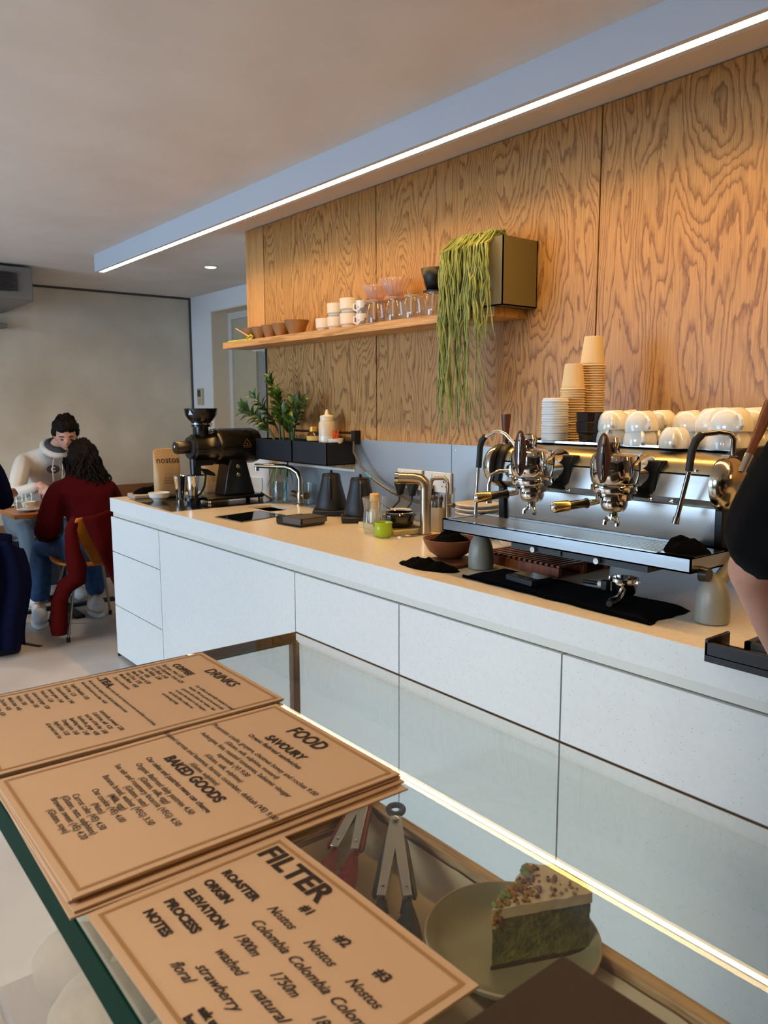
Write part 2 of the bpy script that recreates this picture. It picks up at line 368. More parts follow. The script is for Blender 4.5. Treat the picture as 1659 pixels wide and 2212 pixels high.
# ------------------------------------------------------------------ ceiling fittings
t=thing('linear_light','long white linear ceiling light with a glowing warm strip, running above the counter','light',(-1.2,1.85,2.28))
g=G(); g.box(-5.29,2.6,1.815,1.835,2.282,ZC); g.box(-5.29,2.6,1.868,1.888,2.282,ZC); g.box(-5.29,-5.27,1.835,1.868,2.282,ZC); g.box(2.58,2.6,1.835,1.868,2.282,ZC); g.box(-5.27,2.58,1.835,1.868,2.36,ZC)
obj('housing',g,mat('fitting_white','#bfc4cc',.5),t,True)
g=G(); g.box(-5.268,2.578,1.8355,1.8675,2.292,2.297); obj('light_strip',g,mat('led_warm','#ffffff',.5,emit='#ffc878',es=LED_STRENGTH),t,True,label='glowing warm white light strip')
t=thing('downlight','small round lit downlight in the ceiling near the far doorway','light',(-5.23,2.61,ZC))
g=G(); g.lathe([(.05,0),(.052,-.004),(.04,-.006),(.036,-.001)],n=24); obj('trim_ring',g,mat('fitting_white','#bfc4cc',.5),t)
g=G(); g.lathe([(.036,-.002),(.03,-.008),(0,-.009)],n=24); obj('lamp',g,mat('lamp_glow','#ffffff',.5,emit='#ffe7a8',es=40),t)
g=G(); g.lathe([(.05,0),(.052,-.004),(.04,-.006),(.036,-.001)],n=24); dl0=None
for k,(x,y) in enumerate(FILL_LAMPS):  # added fittings that carry the fill lamps
    if dl0 is None:
        dl0=thing('downlight','unseen round fill lamp added in the customer side ceiling','light',(x,y,ZC),0,'added fill lamps on the customer side')
        obj('trim_ring',g,mat('fitting_white','#bfc4cc'),dl0)
        g=G(); g.lathe([(.036,-.002),(.03,-.008),(0,-.009)],n=24); obj('lamp',g,mat('lamp_glow','#ffffff'),dl0)
    else: dup(dl0,(x,y,ZC))
    d=bpy.data.lights.new('fill_lamp','AREA'); d.shape='DISK'; d.size=.16; d.energy=FILL_POWER; d.color=(1,.84,.66); d.spread=R(95)
    o=bpy.data.objects.new('fill_lamp',d); C.objects.link(o); o.location=(x,y,ZC-.012)
t=thing('air_conditioner','grey box air conditioner hung under the ceiling at the concrete wall','air conditioner',(-6.4,1.2,2.3))
M_=mat('aircon_grey','#77726b',.55)
g=G(); g.box(-6.84,-5.93,-.6,1.60,2.145,2.372); obj('casing',g,M_,t,True,bevel=.006)
g=G()
for i in range(12): z=2.205+i*.0105; g.box(-5.932,-5.918,-.5,1.50,z,z+.005)
obj('grille',g,mat('aircon_dark','#3a332d',.6),t,True)
g=G(); g.box(-5.94,-5.925,-.55,1.46,2.2,2.33); obj('grille_recess',g,mat('aircon_dark','#3a332d',.6),t,True)
g=G(); g.box(-6.84,-5.99,1.601,1.612,2.15,2.372); obj('side_plate',g,mat('aircon_side','#3f4560',.5),t,True)
g=G(); g.box(-6.83,-6.70,.9,1.60,2.02,2.055); tag(obj('wall_rail',g,mat('rail_grey','#6d6f6f',.4,.4),bevel=.004),'short grey metal rail on the concrete wall below the air conditioner','rail')
t=thing('thermostat','small beige thermostat with dark display on the white far wall','thermostat',(-6.675,3.2,1.5))
g=G(); g.box(-.05,.05,-.02,0,-.075,.075); obj('case',g,mat('thermostat_beige','#b3a68a',.5),t,bevel=.004)
g=G(); g.box(-.036,.022,-.022,-.019,0,.06); obj('display',g,mat('thermostat_display','#2c302c',.2),t)

# ------------------------------------------------------------------ counter run
YF=1.513
t=thing('worktop','long white speckled stone worktop with a deep front edge','worktop',(-1.5,1.9,.9))
g=G(); sx0,sx1,sy0,sy1=-3.50,-3.27,1.905,2.045   # sink cut-out
X0,X1=-4.345,1.2
g.box(X0,sx0,YF,YW-.004,.883,.913); g.box(sx1,X1,YF,YW-.004,.883,.913); g.box(sx0,sx1,YF,sy0,.883,.913); g.box(sx0,sx1,sy1,YW-.004,.883,.913)
g.box(X0,X1,YF,YF+.03,.838,.883)
obj('slab',g,mat('counter_top_stone','#e6dccb',.22,0,'#ded3c0',70),t,True)
g=G(); g.box(X0-.0015,X1,YF-.0025,YF,.838,.9125); obj('front_edge',g,WHITE,t,True)
g=G(); g.box(X0+.012,X1,YF+.008,YF+.03,.8115,.838); obj('finger_channel',g,mat('channel_white','#d6d4cb',.5),t,True)
g=G(); g.box(X0+.002,-4.0,YF+.1,YF+.4,.808,.838); 
def front(g,x0,x1,z0,z1): g.box(x0+.0025,x1-.0025,YF-.002,YF+.018,z0+.0025,z1-.0025)
units=[(-4.345,-3.68,[(.02,.304),(.304,.612),(.612,.8105)],'drawer','three drawer base cabinet at the far end of the counter'),
(-3.68,-2.427,[(.02,.8105)],'door','wide white door cabinet below the coffee grinder and hob'),
(-2.427,-1.823,[(.02,.8105)],'door','narrow white door cabinet below the sparkling water tap'),
(-1.823,-1.192,[(.02,.8105)],'door','white door cabinet below the left half of the espresso machine'),
(-1.192,-.52,[(.02,.8105)],'door','white door cabinet below the right half of the espresso machine'),
(-.52,.6,[(.02,.8105)],'door','white door cabinet at the near end beneath the knock box')]
gapm=mat('cabinet_gap','#4c4a42',.8)
for x0,x1,fr,kind,lab in units:
    t=thing('base_cabinet',lab,'cabinet',((x0+x1)/2,1.85,0))
    g=G(); g.box(x0+.001,x1-.001,YF+.019,YW-.006,.0,.80 if 'hob' not in lab else .735); obj('body',g,gapm,t,True)
    for z0,z1 in fr:
        g=G(); front(g,x0,x1,z0,z1); obj('drawer_front' if kind=='drawer' else 'door',g,WHITE,t,True)
g=G(); g.box(-4.345,-4.3435,YF,YW-.004,0,.806); o=obj('end_panel',g,mat('end_dark','#23211f',.6)); tag(o,'dark end panel closing the far end of the counter cabinets','panel')
# stainless inset plate at the far end, sink, hob
g=G(); g.prism([(-4.19,1.56),(-3.56,1.53),(-3.56,2.21),(-4.19,2.21)],.9131,.9150); tag(obj('steel_plate',g,mat('dark_steel','#8d8a84',.12,1),smooth=0),'flat stainless steel plate let into the worktop under the grinder','plate')
t=thing('sink','small rectangular stainless steel sink cut into the worktop','sink',(-3.385,1.975,.8))
g=G(); e=.004
g.box(sx0-e,sx1+e,sy0-e,sy1+e,.74,.745); g.box(sx0-e,sx0,sy0-e,sy1+e,.74,.90); g.box(sx1,sx1+e,sy0-e,sy1+e,.74,.90); g.box(sx0-e,sx1+e,sy0-e,sy0,.74,.90); g.box(sx0-e,sx1+e,sy1,sy1+e,.74,.90)
obj('basin',g,STEEL,t,True)
g=G(); g.lathe([(.03,0),(.03,.003),(.02,.001),(0,.001)],((sx0+sx1)/2,(sy0+sy1)/2,.745),20); obj('drain',g,CHROME,t,True)
t=thing('induction_hob','flat black glass induction hob set in the worktop','hob',(-3.17,1.75,.913))
P_=[(-3.255,1.607),(-3.035,1.622),(-3.10,1.885),(-3.31,1.868)]
g=G(); g.prism(P_,.9131,.9165); obj('glass_plate',g,mat('hob_glass','#0b0a0c',.04),t,True)
g=G()
for a,b in zip(P_,P_[1:]+P_[:1]): g.tube([(*a,.9155),(*b,.9155)],.0022,6)
obj('steel_rim',g,STEEL,t,True)
# ------------------------------------------------------------------ things on the counter
Z=.9135
def ztag(o,l,c,gr=None): return tag(o,l,c,gr)
# serving tray with folded black cloth at the far end
g=G(); g.prism([(-4.32,1.60),(-4.17,1.585),(-4.17,1.80),(-4.32,1.80)],Z,Z+.022); ztag(obj('serving_tray',g,mat('pale_tray','#a79c8e',.5),bevel=.006),'flat pale grey tray under black cloth at the far counter corner','tray')
cloth('folded_cloth',-4.25,1.71,Z+.022,.07,.10,.05,3.1,BLKF,'black cloth lying on the pale grey tray at the far counter corner')
t=thing('small_bowl','small white bowl on the steel plate in front of the coffee bags','bowl',(-4.0,1.655,.9155))
g=G(); g.lathe([(.0,.004),(.026,.004),(.026,0),(.03,0),(.034,.008),(.052,.022),(.058,.045),(.055,.046),(.048,.024),(.0,.012)],n=32); obj('bowl_body',g,PORC,t)
# coffee bags
def bag(x,y,rz,label):
    t=thing('coffee_bag',label,'coffee bag',(x,y,.9155),rz,'printed kraft coffee bags')
    g=G(); W_,H_=.075,.272
    prof=[(0,.034,.070),(.01,.036,.072),(.1,.034,.074),(.17,.026,.0755),(.225,.010,.078),(.25,.003,.079),(.272,.002,.079)]
    vs=[];fs=[];n=16
    for z,d,w in prof:
        for i in range(n):
            a=2*PI*i/n; c,s=math.cos(a),math.sin(a)
            vs.append((math.copysign(abs(c)**.35,c)*d*(1 if abs(c)>.01 else 0)+.002*nz(z*30,i),math.copysign(abs(s)**.5,s)*w,z))
    for j in range(len(prof)-1):
        for i in range(n): a=j*n+i;b=j*n+(i+1)%n; fs.append((a,b,b+n,a+n))
    fs+= [tuple(range(n))[::-1],tuple(range((len(prof)-1)*n,len(prof)*n))]
    g.add(vs,fs); obj('bag_body',g,KRAFT,t,sub=1)
    g=G(); T1=Matrix.Translation((0,0,.192))@Matrix(((0,0,1,0),(1,0,0,0),(0,1,0,0),(0,0,0,1)))
    text(g,'nostos',.050,0,0,0,.0001,align='CENTER',m=T1)
    n0=len(g.v); g3=G()
    for k,s_ in enumerate(['Espresso blend','chocolate, hazelnut','250g whole bean']):
        text(g3,s_,.0095,0,-.085-.014*k,0,0,align='CENTER',m=T1)
    def dep(z):
        for (z0,d0,_),(z1,d1,_) in zip(prof,prof[1:]):
            if z0<=z<=z1: return d0+(d1-d0)*(z-z0)/(z1-z0)
        return .034
    g.v=[(dep(z)+.0012,y,z) for x_,y,z in g.v]
    g3.v=[(dep(z)+.0012,y,z) for x_,y,z in g3.v]; obj('brand_print',g,INK,t,smooth=0); obj('small_print',g3,INK,t,smooth=0); return t
bag(-4.145,1.765,0,'kraft paper coffee bag with dark print, left of the grinder')
bag(-4.12,2.04,R(-3),'kraft paper coffee bag half hidden behind the grinder')
# dosing tumbler
t=thing('dosing_cup','tall polished steel cup between the coffee bag and grinder spout','cup',(-3.99,1.77,.9155))
g=G(); g.lathe([(0,.002),(.022,0),(.024,.02),(.036,.125),(.038,.13),(.035,.128),(.022,.02),(0,.01)],n=28); obj('cup_body',g,CHROME,t)
# grinder: axis along +Y, operator side -Y
t=thing('coffee_grinder','big black shop coffee grinder with round hopper and barrel motor','grinder',(-3.80,1.93,Z+.002))
X=-3.80
g=G(); g.box(X-.085,X+.085,1.80,2.13,.928,.948); obj('base',g,BLK2,t,True,bevel=.006)
for dx in (-.07,.07):
    for y in (1.815,2.115):
        g=G(); g.lathe([(.013,Z+.002),(.015,Z+.008),(.012,.928)],(X+dx,y,0),14); obj('foot',g,CHROME,t,True)
g=G(); g.prism([(1.905,.946),(2.09,.946),(2.035,1.15),(1.945,1.15)],X-.062,X+.062,'YZ'); obj('stand',g,BLK2,t,True,bevel=.008)
g=G(); g.lathe([(.0,1.868),(.088,1.868),(.093,1.875),(.095,1.9),(.095,2.10),(.088,2.125),(.06,2.14),(0,2.145)],(X,0,1.205),40,'Y'); obj('motor_barrel',g,BLK2,t,True)
g=G(); g.lathe([(0,1.755),(.062,1.755),(.069,1.762),(.070,1.8),(.074,1.86),(.085,1.875),(.085,1.88)],(X,0,1.203),36,'Y'); obj('burr_housing',g,BLK2,t,True)
g=G(); g.lathe([(.0,1.738),(.054,1.738),(.06,1.745),(.06,1.757)],(X,0,1.203),30,'Y'); obj('front_ring',g,mat('dial_grey','#1b1b1e',.4),t,True)
g=G(); g.lathe([(0,1.665),(.030,1.665),(.033,1.672),(.033,1.74)],(X,0,1.207),28,'Y'); obj('dial',g,mat('dial_black','#140e0c',.3),t,True)
g=G(); g.lathe([(0,1.662),(.006,1.662),(.006,1.667)],(X,0,1.212),14,'Y'); obj('dial_mark',g,mat('white_mark','#ffffff',.4),t,True)
g=G(); g.lathe([(.032,1.255),(.036,1.265),(.036,1.31),(.05,1.31),(.052,1.335),(.062,1.345),(.080,1.37),(.086,1.405),(.082,1.405),(.076,1.375),(.055,1.35),(.0,1.33)],(X,1.815,0),36); obj('hopper',g,BLK2,t,True)
g=G(); g.lathe([(.053,1.322),(.055,1.324),(.055,1.328),(.053,1.33)],(X,1.815,0),30); g.box(X+.05,X+.068,1.83,1.845,1.316,1.33); obj('hopper_ring',g,CHROME,t,True)
g=G(); g.lathe([(.024,1.06),(.028,1.065),(.03,1.16)],(X,1.775,0),24); g.box(X-.03,X+.03,1.76,1.86,1.11,1.16); obj('spout',g,BLK2,t,True)
g=G(); g.prism([(1.80,1.095),(1.835,1.09),(1.875,1.066),(1.878,1.05),(1.83,1.06)],X-.012,X+.016,'YZ'); obj('spout_lever',g,BLK2,t,True)
g=G(); g.lathe([(0,.948),(.021,.948),(.024,.96),(.034,1.058),(.036,1.06),(.031,1.055),(.02,.965),(0,.955)],(X,1.755,0),28); obj('catch_cup',g,CHROME,t,True)
g=G(); g.tube([(X+.01,1.785,1.062),(X+.012,1.825,1.058),(X+.012,1.815,1.0),(X+.01,1.795,.965),(X,1.77,.945)],.006,8); g.lathe([(.0,.93),(.045,.93),(.045,.946),(0,.947)],(X,1.755,0),24); obj('cup_cradle',g,BLK2,t,True)
g=G(); g.lathe([(0,Z+.002),(.03,Z+.002),(.034,.93),(0,.931)],(X,1.755,0),20); obj('cradle_foot',g,mat('blue_grey','#1a2233',.3),t,True)
for z in (1.10,1.055):
    g=G(); g.lathe([(.012,0),(.012,.006),(.009,.009),(0,.009)],(X+.061,1.988,z),18,'X'); obj('button',g,NICKEL,t,True)
def trimark(g,w,T):
    s=w/2;h=w*.8
    def ring(k): return [(-s*k,-h*.33*k-.0),(s*k,-h*.33*k),(0,h*.67*k)]
    a,b=ring(1),ring(.8)
    g.add([tuple(T@Vector((x,y,0))) for x,y in a+b],[(i,(i+1)%3,(i+1)%3+3,i+3) for i in range(3)])
    for q in (.12,-.08): g.add([tuple(T@Vector(p)) for p in ((-w*.14,-h*.2+q*h,0),(w*.14,-h*.2+q*h,0),(w*.05,-h*.1+q*h,0),(-w*.05,-h*.1+q*h,0))],[(0,1,2,3)])
FX=Matrix(((0,0,1,0),(1,0,0,0),(0,1,0,0),(0,0,0,1)))   # text plane facing +X, reading along +Y
g=G(); n=12; T=Matrix.Translation((X+.0935,2.03,1.222))@Matrix.Rotation(R(-10),4,'Y')@FX; trimark(g,.052,T)
T2=Matrix.Translation((X+.0950,2.03,1.199))@FX; text(g,'MAHLKONIG',.0075,0,0,.0005,align='CENTER',m=T2); obj('badge',g,mat('badge_copper','#6b4a30',.5),t,True,smooth=0)
g=G(); T=Matrix.Translation((X+.040,1.738,1.385))@Matrix.Rotation(R(-62),4,'Z')@Matrix.Rotation(R(15),4,'Y')@FX; 
g.add([tuple(T@Vector(p)) for p in ((-.014,-.012,.001),(.014,-.012,.001),(0,.014,.001))],[(0,1,2)]); obj('hopper_badge',g,mat('badge_white','#d8e2ee',.5),t,True,smooth=0)
g=G(); g.tube([(X+.05,2.13,.95),(-3.66,2.14,.918),(-3.60,2.17,.925),(-3.575,2.19,1.02),(-3.58,2.2,1.14)],.004,8); obj('power_cable',g,RUBBER,t,True)
g=G(); g.box(-4.10,-3.93,YW-.014,YW-.003,.93,1.01); tag(obj('wall_socket',g,PORC,bevel=.003),'white socket plate low on the splashback behind the grinder','socket')
# bottle of water with cut stems
t=thing('glass_bottle','clear glass bottle of water with green stems beside the pillar tap','bottle',(-3.53,2.12,Z))
g=G(); g.lathe([(0,.003),(.042,.003),(.044,.01),(.044,.11),(.038,.135),(.018,.165),(.017,.19),(.019,.192)],n=28); obj('bottle_body',g,GLASS,t)
g=G(); g.lathe([(0,.006),(.041,.006),(.041,.112),(0,.113)],n=24); obj('water',g,WATER,t)
g=G()
for k in range(6):
    a=k*1.05; d=(math.cos(a),math.sin(a)); g.tube([(d[0]*.004,d[1]*.004,.15),(d[0]*.01,d[1]*.01,.2),(d[0]*.035,d[1]*.035,.205-.005*k),(d[0]*.062,d[1]*.062,.15-.012*k),(d[0]*.066,d[1]*.066,.10-.005*k)],[.0015,.002,.004,.003,.0008],6)
obj('stems',g,mat('stem_green','#5f7d33',.5),t)
t=thing('tumbler','clear drinking glass behind the pillar tap','glass',(-3.40,2.19,Z)); g=G(); g.lathe([(0,.003),(.03,.0),(.034,.11),(.032,.11),(.028,.006),(0,.006)],n=24); obj('glass_body',g,GLASS,t)
t=thing('pillar_tap','brushed nickel pillar tap with a long horizontal spout and cross handle','tap',(-3.385,2.15,Z))
P=[(-3.385,2.15,Z),(-3.385,2.15,1.045),(-3.40,2.145,1.078),(-3.43,2.13,1.098),(-3.47,2.12,1.106),(-3.66,2.05,1.104)]
g=G(); g.tube(P,[.016,.013,.013,.013,.013,.012],14); obj('spout',g,NICKEL,t,True)
g=G(); g.lathe([(.012,0),(.012,-.022),(0,-.022)],(-3.652,2.053,1.10),14); obj('nozzle',g,NICKEL,t,True)
g=G(); g.lathe([(.026,Z),(.026,Z+.006),(.018,Z+.01),(.02,.97),(.014,.99)],(-3.385,2.15,0),20); obj('tap_base',g,NICKEL,t,True)
g=G(); g.tube([(-3.43,2.15,.965),(-3.34,2.15,.965)],.009,12); g.tube([(-3.345,2.15,.965),(-3.31,2.14,.968)],[.016,.018],14); g.tube([(-3.425,2.15,.965),(-3.455,2.15,.968)],[.016,.018],14); obj('cross_handle',g,NICKEL,t,True)
# flat coffee scale with grey lid
t=thing('coffee_scale','flat black coffee scale with a grey top plate on the worktop','scale',(-2.835,1.80,Z),R(6))
g=G(); g.box(-.085,.085,-.07,.07,0,.032); obj('scale_body',g,BLK2,t,bevel=.008)
g=G(); g.box(-.03,.09,-.06,.073,.033,.037); g.box(.086,.09,-.06,.073,.014,.037); g.box(-.03,.09,-.073,-.07,.012,.037); obj('top_plate',g,GREYP,t,bevel=.001)
# kettles
def kettle():
    t=thing('pour_over_kettle','matte black kettle on its stand, the left of the two','kettle',(-3.005,2.08,Z),R(52),'matte black kettles on their stands')
    g=G(); g.box(-.085,.085,-.075,.075,.0,.026); obj('stand',g,BLUEBLK,t,bevel=.006)
    g=G(); g.lathe([(0,.028),(.072,.028),(.074,.036),(.068,.07),(.054,.125),(.045,.165),(.044,.182),(.042,.185),(0,.185)],n=40); obj('kettle_body',g,BLUEBLK,t)
    g=G(); g.lathe([(0,.186),(.041,.186),(.040,.191),(0,.192)],n=30); g.lathe([(.014,.192),(.006,.196),(.007,.204),(.005,.207),(0,.207)],n=14); obj('lid',g,BLACK,t)
    g=G(); g.tube([(.0,-.047,.178),(.0,-.072,.180),(.0,-.088,.170),(.0,-.09,.14),(.0,-.088,.09),(.0,-.084,.075)],[.007,.008,.010,.010,.009,.006],10); obj('handle',g,BLACK,t)
    g=G(); g.tube([(.0,.066,.055),(.0,.10,.07),(.0,.108,.11),(.0,.104,.15),(.0,.12,.178),(.0,.14,.18)],[.008,.007,.006,.0055,.005,.0045],10); obj('spout',g,BLUEBLK,t)
    return t
k0=kettle(); k1=dup(k0,(-2.745,2.055,Z),R(56),'matte black kettle on its stand, the right of the two')
# bamboo tray and what stands on it
t=thing('serving_board','pale bamboo tray holding the black pot behind the green jug','tray',(-2.47,2.0,Z))
P_=[(-2.615,1.945),(-2.33,1.905),(-2.305,2.06),(-2.60,2.10)]
g=G(); g.prism(P_,Z,Z+.022); obj('tray_body',g,BAMBOO,t,True,bevel=.003)
g=G(); c=(-2.4625,2.0025); q=[(c[0]+(x-c[0])*.93,c[1]+(y-c[1])*.9) for x,y in P_]; g.prism(q,Z+.0222,Z+.0232); obj('tray_inlay',g,mat('bamboo_dark','#6d6530',.6),t,True)
zt=Z+.0234
t=thing('sugar_pot','glossy black round pot with small side lugs on the bamboo tray','pot',(-2.405,1.99,zt))
g=G(); g.lathe([(0,.0),(.05,.0),(.062,.012),(.068,.03),(.067,.05),(.06,.058),(.056,.056),(.06,.03),(.045,.012),(0,.01)],n=36); obj('pot_body',g,mat('gloss_black','#0d0806',.06,coat=1),t)
for q in ((.066,.02,.052),(-.066,-.01,.052)):
    g=G(); g.torus(q,.011,.004,16,8); obj('lug',g,mat('gloss_black','#0d0806'),t)
g=G(); g.torus((0,0,.057),.058,.0028,36,8); obj('rim',g,CHROME,t)
g=G(); g.tube([(-2.415,1.99,.965),(-2.50,2.02,.995),(-2.58,2.04,1.008)],[.003,.0025,.004],8); tag(obj('stir_spoon',g,CHROME),'thin steel spoon leaning out of the glossy black pot','spoon')
t=thing('saucer','small white dish behind the black pot','dish',(-2.56,2.125,Z)); g=G(); g.lathe([(0,.03),(.02,.03),(.018,.0),(.022,0),(.025,.045),(.05,.06),(.053,.064),(.03,.055),(0,.05)],n=30); obj('dish_body',g,PORC,t)
t=thing('amber_bottle','small cream and amber jar behind the ribbed carafe','jar',(-2.565,1.99,zt)); g=G(); g.lathe([(0,0),(.022,0),(.026,.01),(.026,.03),(.014,.055),(.012,.07),(0,.07)],n=24); obj('jar_body',g,CERAM,t)
t=thing('ribbed_carafe','ribbed clear glass carafe with a wooden stopper','carafe',(-2.435,1.893,Z))
g=G(); n=60
prof=[(0,.003),(.040,.003),(.043,.01),(.046,.04),(.043,.075),(.041,.1),(.046,.13),(.048,.145)]
vs=[];fs=[]
for r0,h in prof:
    for i in range(n): a=2*PI*i/n; rr=r0*(1+(.035 if i%3==0 else -.012)); vs.append((rr*math.cos(a),rr*math.sin(a),h))
for j in range(len(prof)-1):
    for i in range(n): a=j*n+i;b=j*n+(i+1)%n; fs.append((a,b,b+n,a+n))
g.add(vs,fs); obj('carafe_body',g,frostm('ribbed_glass','#f0f4f1','#e4e2da',.16,.02),t,smooth=25)
g=G(); g.lathe([(0,.1),(.014,.1),(.015,.128),(.0195,.13),(.0195,.157),(.017,.16),(0,.16)],n=20); obj('stopper',g,mat('cork_wood','#d8b071',.6),t)
t=thing('small_jug','small lime green glazed milk jug in front of the carafe','jug',(-2.345,1.865,Z))
g=G(); g.lathe([(0,.0),(.022,0),(.030,.006),(.035,.02),(.035,.04),(.034,.052),(.037,.058),(.035,.059),(.032,.052),(.032,.02),(.02,.008),(0,.006)],n=32)
obj('jug_body',g,LIME,t)
g=G(); g.add([(.034,-.012,.056),(.034,.012,.056),(.052,0,.060),(.034,0,.040)],[(0,1,2),(0,2,3),(1,3,2),(0,3,1)]); obj('spout',g,LIME,t,sub=1)
g=G(); g.tube([(-.032,-.008,.05),(-.040,-.012,.05),(-.041,-.012,.036),(-.034,-.009,.034)],.003,8); obj('handle',g,mat('dark_glaze','#23300a',.2),t)
# sparkling water tap
t=thing('water_tap','thick brushed steel water tap with short horizontal head above a round drain','tap',(-2.285,2.03,Z))
g=G(); g.lathe([(.027,0),(.028,.004),(.0215,.006),(.0215,.19)],n=28); obj('column',g,NICKEL,t)
g=G(); g.tube([(0,0,.185),(-.003,-.003,.205),(-.015,-.012,.218),(-.035,-.028,.222),(-.085,-.068,.222)],[.0215,.0215,.0215,.0215,.0215],20); obj('tap_head',g,NICKEL,t)
g=G(); g.tube([(-.083,-.0665,.222),(-.094,-.075,.222)],.024,20); obj('end_cap',g,CHROME,t)
t=thing('drip_grate','round steel drain grate set in the worktop under the water tap','drain',(-2.335,1.965,Z))
g=G(); g.lathe([(.060,0),(.060,.003),(.056,.0035),(.054,.001),(0,.001)],n=40)
for r0 in (.045,.034,.023,.012): g.torus((0,0,.002),r0,.0022,36,6)
obj('grate_body',g,STEEL,t)
t=thing('filter_tap','slim brushed steel swan neck tap with a side lever','tap',(-2.255,2.12,Z))
g=G(); g.lathe([(.017,0),(.013,.004),(.013,.155)],n=20); obj('column',g,NICKEL,t)
g=G(); g.tube([(0,0,.15),(0,0,.195),(-.006,0,.21),(-.02,0,.218),(-.075,0,.214),(-.092,-.001,.207),(-.098,-.001,.19),(-.098,-.001,.17)],.0075,12); obj('neck',g,NICKEL,t)
g=G(); g.tube([(0,0,.115),(.035,0,.115)],[.009,.010],12); g.tube([(.031,0,.115),(.034,0,.15),(.038,0,.185)],[.003,.003,.0035],8); obj('lever',g,NICKEL,t)
# cup of teaspoons
t=thing('cutlery_cup','white faceted cup full of teaspoons beside the slim tap','cup',(-2.31,2.105,Z),0)
t.location=(-2.325,2.13,Z)
g=G(); g.lathe([(0,.0),(.033,.0),(.035,.004),(.049,.10),(.047,.10),(.033,.008),(0,.008)],n=10); obj('cup_body',g,CERAM,t,smooth=10)
sp=None
for k in range(14):
    a=k*2.4; r0=.012+.024*((k*7)%5)/5; x,y=r0*math.cos(a),r0*math.sin(a)
    if sp is None:
        g=G(); g.tube([(0,0,0),(0,0,.09)],[.0018,.002],6); g.ball((0,0,.1),(.006,.0022,.014),10,8); sp=obj('teaspoon',g,mat('spoon_steel','#9d8570',.25,.9)); tag(sp,'teaspoon standing handle down in the white faceted cup','spoon','teaspoons in the white cup')
        o=sp
    else: o=sp.copy(); C.objects.link(o)
    o.location=(t.location.x+x*.7,t.location.y+y*.7,Z+.03+.012*((k*3)%4)/4); o.rotation_euler=(R(-8*math.sin(a)*r0/.03),R(8*math.cos(a)*r0/.03),a)
# plate stack
for k in range(5):
    nm='side_plate'
    if k==0:
        g=G(); g.lathe([(0,.0),(.05,.0),(.052,.002),(.084,.010),(.086,.013),(.084,.0145),(.05,.006),(0,.005)],n=40); o=p0=obj(nm,g,CERAM)
        tag(o,'cream side plate low in the stack behind the espresso machine tray','plate','side plates stacked behind the drip tray')
    else: o=p0.copy(); C.objects.link(o)
    o.location=(-2.10,2.13,Z+.055+k*.0165)
    if k==4: o['label']='topmost cream side plate of the stack behind the drip tray'
t=thing('plate_riser','low cream stand under the stack of side plates','stand',(-2.10,2.13,Z)); g=G(); g.lathe([(0,0),(.07,0),(.07,.006),(.02,.012),(.02,.05),(.06,.0545),(0,.0548)],n=30); obj('riser_body',g,CERAM,t)
g=G(); g.lathe([(0,0),(.055,0),(.06,.01),(.066,.1),(.062,.17),(.035,.235),(.02,.25),(0,.252)],n=32); o=obj('storage_jar',g,mat('cream_jar','#cfc4ad',.5)); o.location=(-1.90,2.13,Z); tag(o,'rounded cream jar standing behind the left end of the espresso machine','jar')
# terracotta bowl, cloths, board, rack
g=G(); g.prism([(-1.88,1.685),(-1.73,1.665),(-1.735,1.80),(-1.875,1.81)],Z,Z+.012); tag(obj('wooden_board',g,mat('board_wood','#6b4123',.5),bevel=.003),'thin dark wooden board under the terracotta bowl','board')
t=thing('terracotta_bowl','terracotta bowl filled with black cloth left of the machine','bowl',(-1.842,1.742,Z+.0122))
g=G(); g.lathe([(0,0),(.035,0),(.04,.003),(.068,.022),(.085,.052),(.088,.064),(.084,.064),(.07,.03),(.035,.01),(0,.008)],n=44); obj('bowl_body',g,TERRA,t)
cloth('bar_cloth',-1.842,1.742,Z+.056,.071,.071,.052,1.7,BLKF,'black cloth bunched inside the terracotta bowl')
cloth('bar_cloth',-1.815,1.622,Z,.115,.05,.032,8.2,BLKF,'black cloth lying flat on the worktop in front of the terracotta bowl',rz=R(6))
t=thing('slatted_rack','dark red slatted wooden rack on the worktop behind the front machine foot','rack',(-1.60,1.93,Z),R(-2))
g=G(); g.box(-.16,.16,-.12,-.105,0,.03); g.box(-.16,.16,.105,.12,0,.03); g.box(-.16,.16,-.008,.008,0,.03); obj('frame',g,REDWOOD,t,bevel=.002)
g=G()
for k in range(15): x=-.155+k*.0222; g.box(x-.006,x+.006,-.12,.12,.0305,.038)
obj('slats',g,REDWOOD,t,bevel=.001)
# knitted mat under the machine
g=G()
def fn(u,v):
    x=-1.64+u*.64; y=(1.588+.0*u)+v*(.19+.0*u)
    y=1.60-.025*u+v*(.16+.035*u); edge=min(u,1-u,v,1-v)
    return (x+.012*nz(v*5,1.3),y+.006*nz(u*9,4.1),Z+.012*min(1,edge*18)+.004*max(0,nz(u*12,v*6,3))*min(1,edge*10)+.0005)
g.grid(90,26,fn); g2=G(); n0=91
o=obj('knitted_mat',g,KNIT,solid=0,smooth=60); tag(o,'long dark navy knitted mat lying under the espresso machine','mat')
g=G()
for k in range(130):
    u=k/129; p=fn(u,0); g.ball((p[0],p[1]+.002,Z+.005),(.0019,.004,.005),6,4)
s_=obj('rib_edge',g,KNIT,o)
t=thing('pocket_scale','small black pocket scale lying on the knitted mat','scale',(-1.435,1.665,Z+.0135),R(-8))
g=G(); g.box(-.055,.055,-.04,.04,0,.016); obj('scale_body',g,BLUEBLK,t,bevel=.002)
g=G(); g.box(-.05,.05,-.015,.037,.0162,.0175); obj('platform',g,mat('scale_glass','#151414',.12),t)
